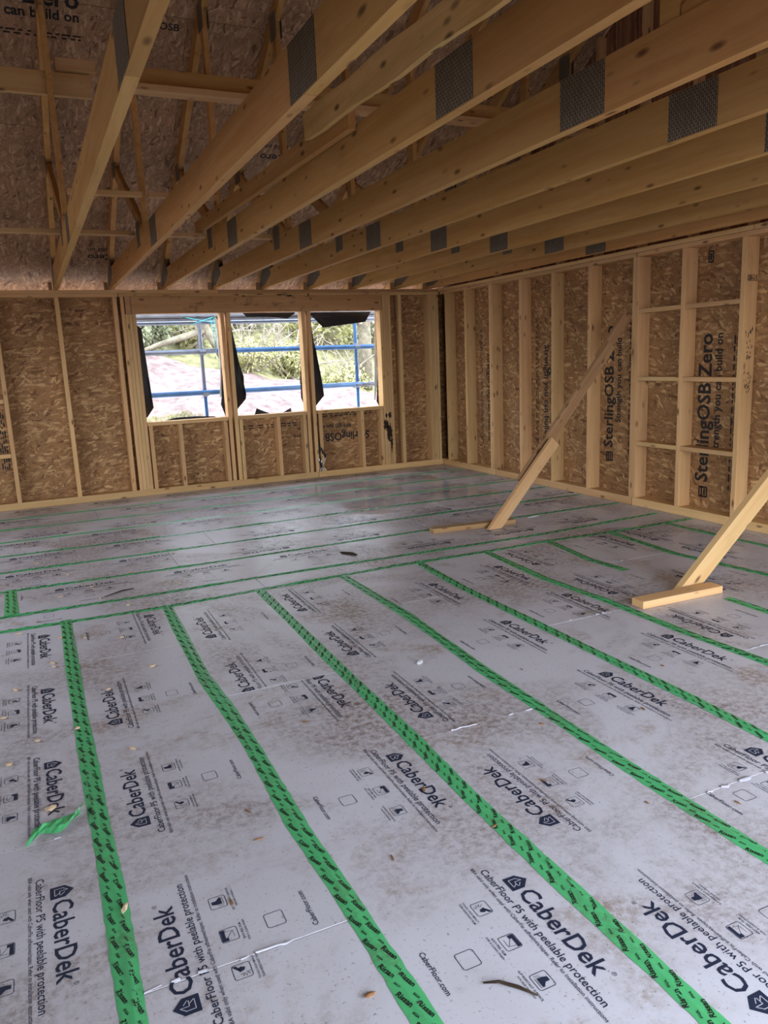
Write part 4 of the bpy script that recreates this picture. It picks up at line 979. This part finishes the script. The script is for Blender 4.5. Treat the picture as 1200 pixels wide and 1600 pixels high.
def branches(h, n, seed, spread=0.9, r0=0.035):
    rnd = random.Random(seed); bm = bmesh.new()
    for i in range(n):
        p = Vector((rnd.uniform(-.3, .3), rnd.uniform(-.3, .3), 0)); d = Vector((rnd.uniform(-spread, spread), rnd.uniform(-spread, spread), 1)).normalized(); P = [p.copy()]
        for q in range(5):
            d = (d + Vector((rnd.gauss(0, .28), rnd.gauss(0, .28), rnd.gauss(0, .18)))).normalized(); p = p + d*h/5; P.append(p.copy())
            if q > 0 and rnd.random() < 0.9:
                dd = (d + Vector((rnd.gauss(0, .8), rnd.gauss(0, .8), rnd.gauss(0, .4)))).normalized(); tube_bm(bm, [p, p+dd*h*0.16, p+dd*h*0.30+Vector((0, 0, rnd.gauss(0, .1)))], [r0*0.35, r0*0.25, r0*0.1], 4)
        tube_bm(bm, P, [r0*(1-0.16*j) for j in range(6)], 5)
    me = D.meshes.new('stems'); bmesh.ops.recalc_face_normals(bm, faces=bm.faces); bm.to_mesh(me); bm.free(); return me
ST = [branches(1.6, 9, 1), branches(2.4, 14, 2, 1.1), branches(2.0, 18, 3, 1.3, 0.022)]
def bush(x, y, s, key, st, rot, label):
    t = root('bush', (x, y, terr(x, y)-0.05), label, 'bush', 'bushes on the bank')
    Mx = Matrix.Translation(t.location) @ Matrix.Rotation(rot, 4, 'Z') @ Matrix.Scale(s, 4)
    obj('foliage', LB[key], key[0], t, Mx); obj('stems', ST[st], 'twig', t, Mx)
BU = [(2.7, 19.9, 0.85, ('leaf_g', 0), 0, 'grey-green bush at the left edge of the first window view'),
      (4.0, 20.9, 0.8, ('leaf_y', 0), 1, 'yellow-green bush just right of the forked tree'),
      (5.3, 19.8, 0.7, ('leaf_y', 1), 2, 'low yellow-green bush at the left of the middle window view'),
      (6.6, 20.4, 0.75, ('leaf_y', 0), 1, 'round yellow bush low in the middle window view'),
      (7.9, 19.8, 0.7, ('leaf_y', 1), 0, 'low yellow bush at the foot of the left straight trunk'),
      (10.3, 19.7, 0.7, ('leaf_g', 1), 2, 'grey-green bush right of the two straight trunks'),
      (3.3, 23.6, 1.5, ('leaf_g', 1), 1, 'tall grey-green thicket behind the forked tree'),
      (6.0, 23.4, 1.3, ('leaf_g', 0), 2, 'tall twiggy thicket high in the middle window view'),
      (8.6, 23.4, 1.3, ('leaf_y', 1), 1, 'tall pale thicket behind the left straight trunk'),
      (11.4, 23.6, 1.4, ('leaf_g', 1), 0, 'tall grey thicket behind the leaning trunk'),
      (4.6, 27.0, 2.0, ('leaf_y', 0), 2, 'highest yellowish thicket at the top of the first window view'),
      (8.4, 27.2, 2.0, ('leaf_g', 0), 1, 'highest thicket at the top of the middle window view'),
      (12.4, 27.2, 2.1, ('leaf_g', 0), 1, 'highest thicket at the top of the third window view')]
for i, (x, y, s, key, st, lab) in enumerate(BU): bush(x, y, s*1.3, key, st, i*1.3, lab)
def tree(x, y, P, r, label, seed):
    z = terr(x, y)-0.1; t = root('tree', (x, y, z), label, 'tree'); bm = bmesh.new()
    for pts, rad in zip(P, r): tube_bm(bm, pts, rad, 8)
    bmobj('trunk', bm, 'trunk', t, True, Matrix.Translation((x, y, z)))
    obj('twigs', ST[seed % 3], 'twig', t, Matrix.Translation((x, y, z+1.8)) @ Matrix.Scale(1.4, 4))
tree(3.7, 18.9, [[(0.9, 0, 0), (0.5, 0, 0.8), (0.15, 0, 1.4), (0.0, 0, 2.6), (-0.1, 0, 4.2)], [(0.35, 0, 1.05), (-0.7, 0, 0.75), (-1.6, 0.2, 0.45)], [(0.1, 0, 1.5), (0.9, 0.1, 2.1), (1.7, 0.2, 2.5)]],
     [[0.12, 0.11, 0.10, 0.09, 0.06], [0.09, 0.07, 0.035], [0.08, 0.06, 0.03]], 'forked lichen-covered tree seen through the first window', 1)
tree(8.7, 20.2, [[(0, 0, 0), (0.05, 0, 1.5), (0.0, 0, 3.2), (0.1, 0, 5)]], [[0.22, 0.19, 0.17, 0.12]], 'left straight pale trunk seen through the third window', 2)
tree(9.45, 20.6, [[(0, 0, 0), (-0.05, 0, 1.5), (0.1, 0, 3.2), (0.2, 0, 5)]], [[0.20, 0.18, 0.16, 0.12]], 'right straight pale trunk seen through the third window', 3)
tree(11.0, 21.0, [[(0, 0, 0), (0.1, 0, 1.5), (0.5, 0, 3.0), (0.8, 0, 5)]], [[0.18, 0.15, 0.12, 0.08]], 'leaning trunk at the right edge of the third window view', 1)
for o in D.objects:
    for k_ in ('_pm', '_at'):
        if k_ in o: del o[k_]
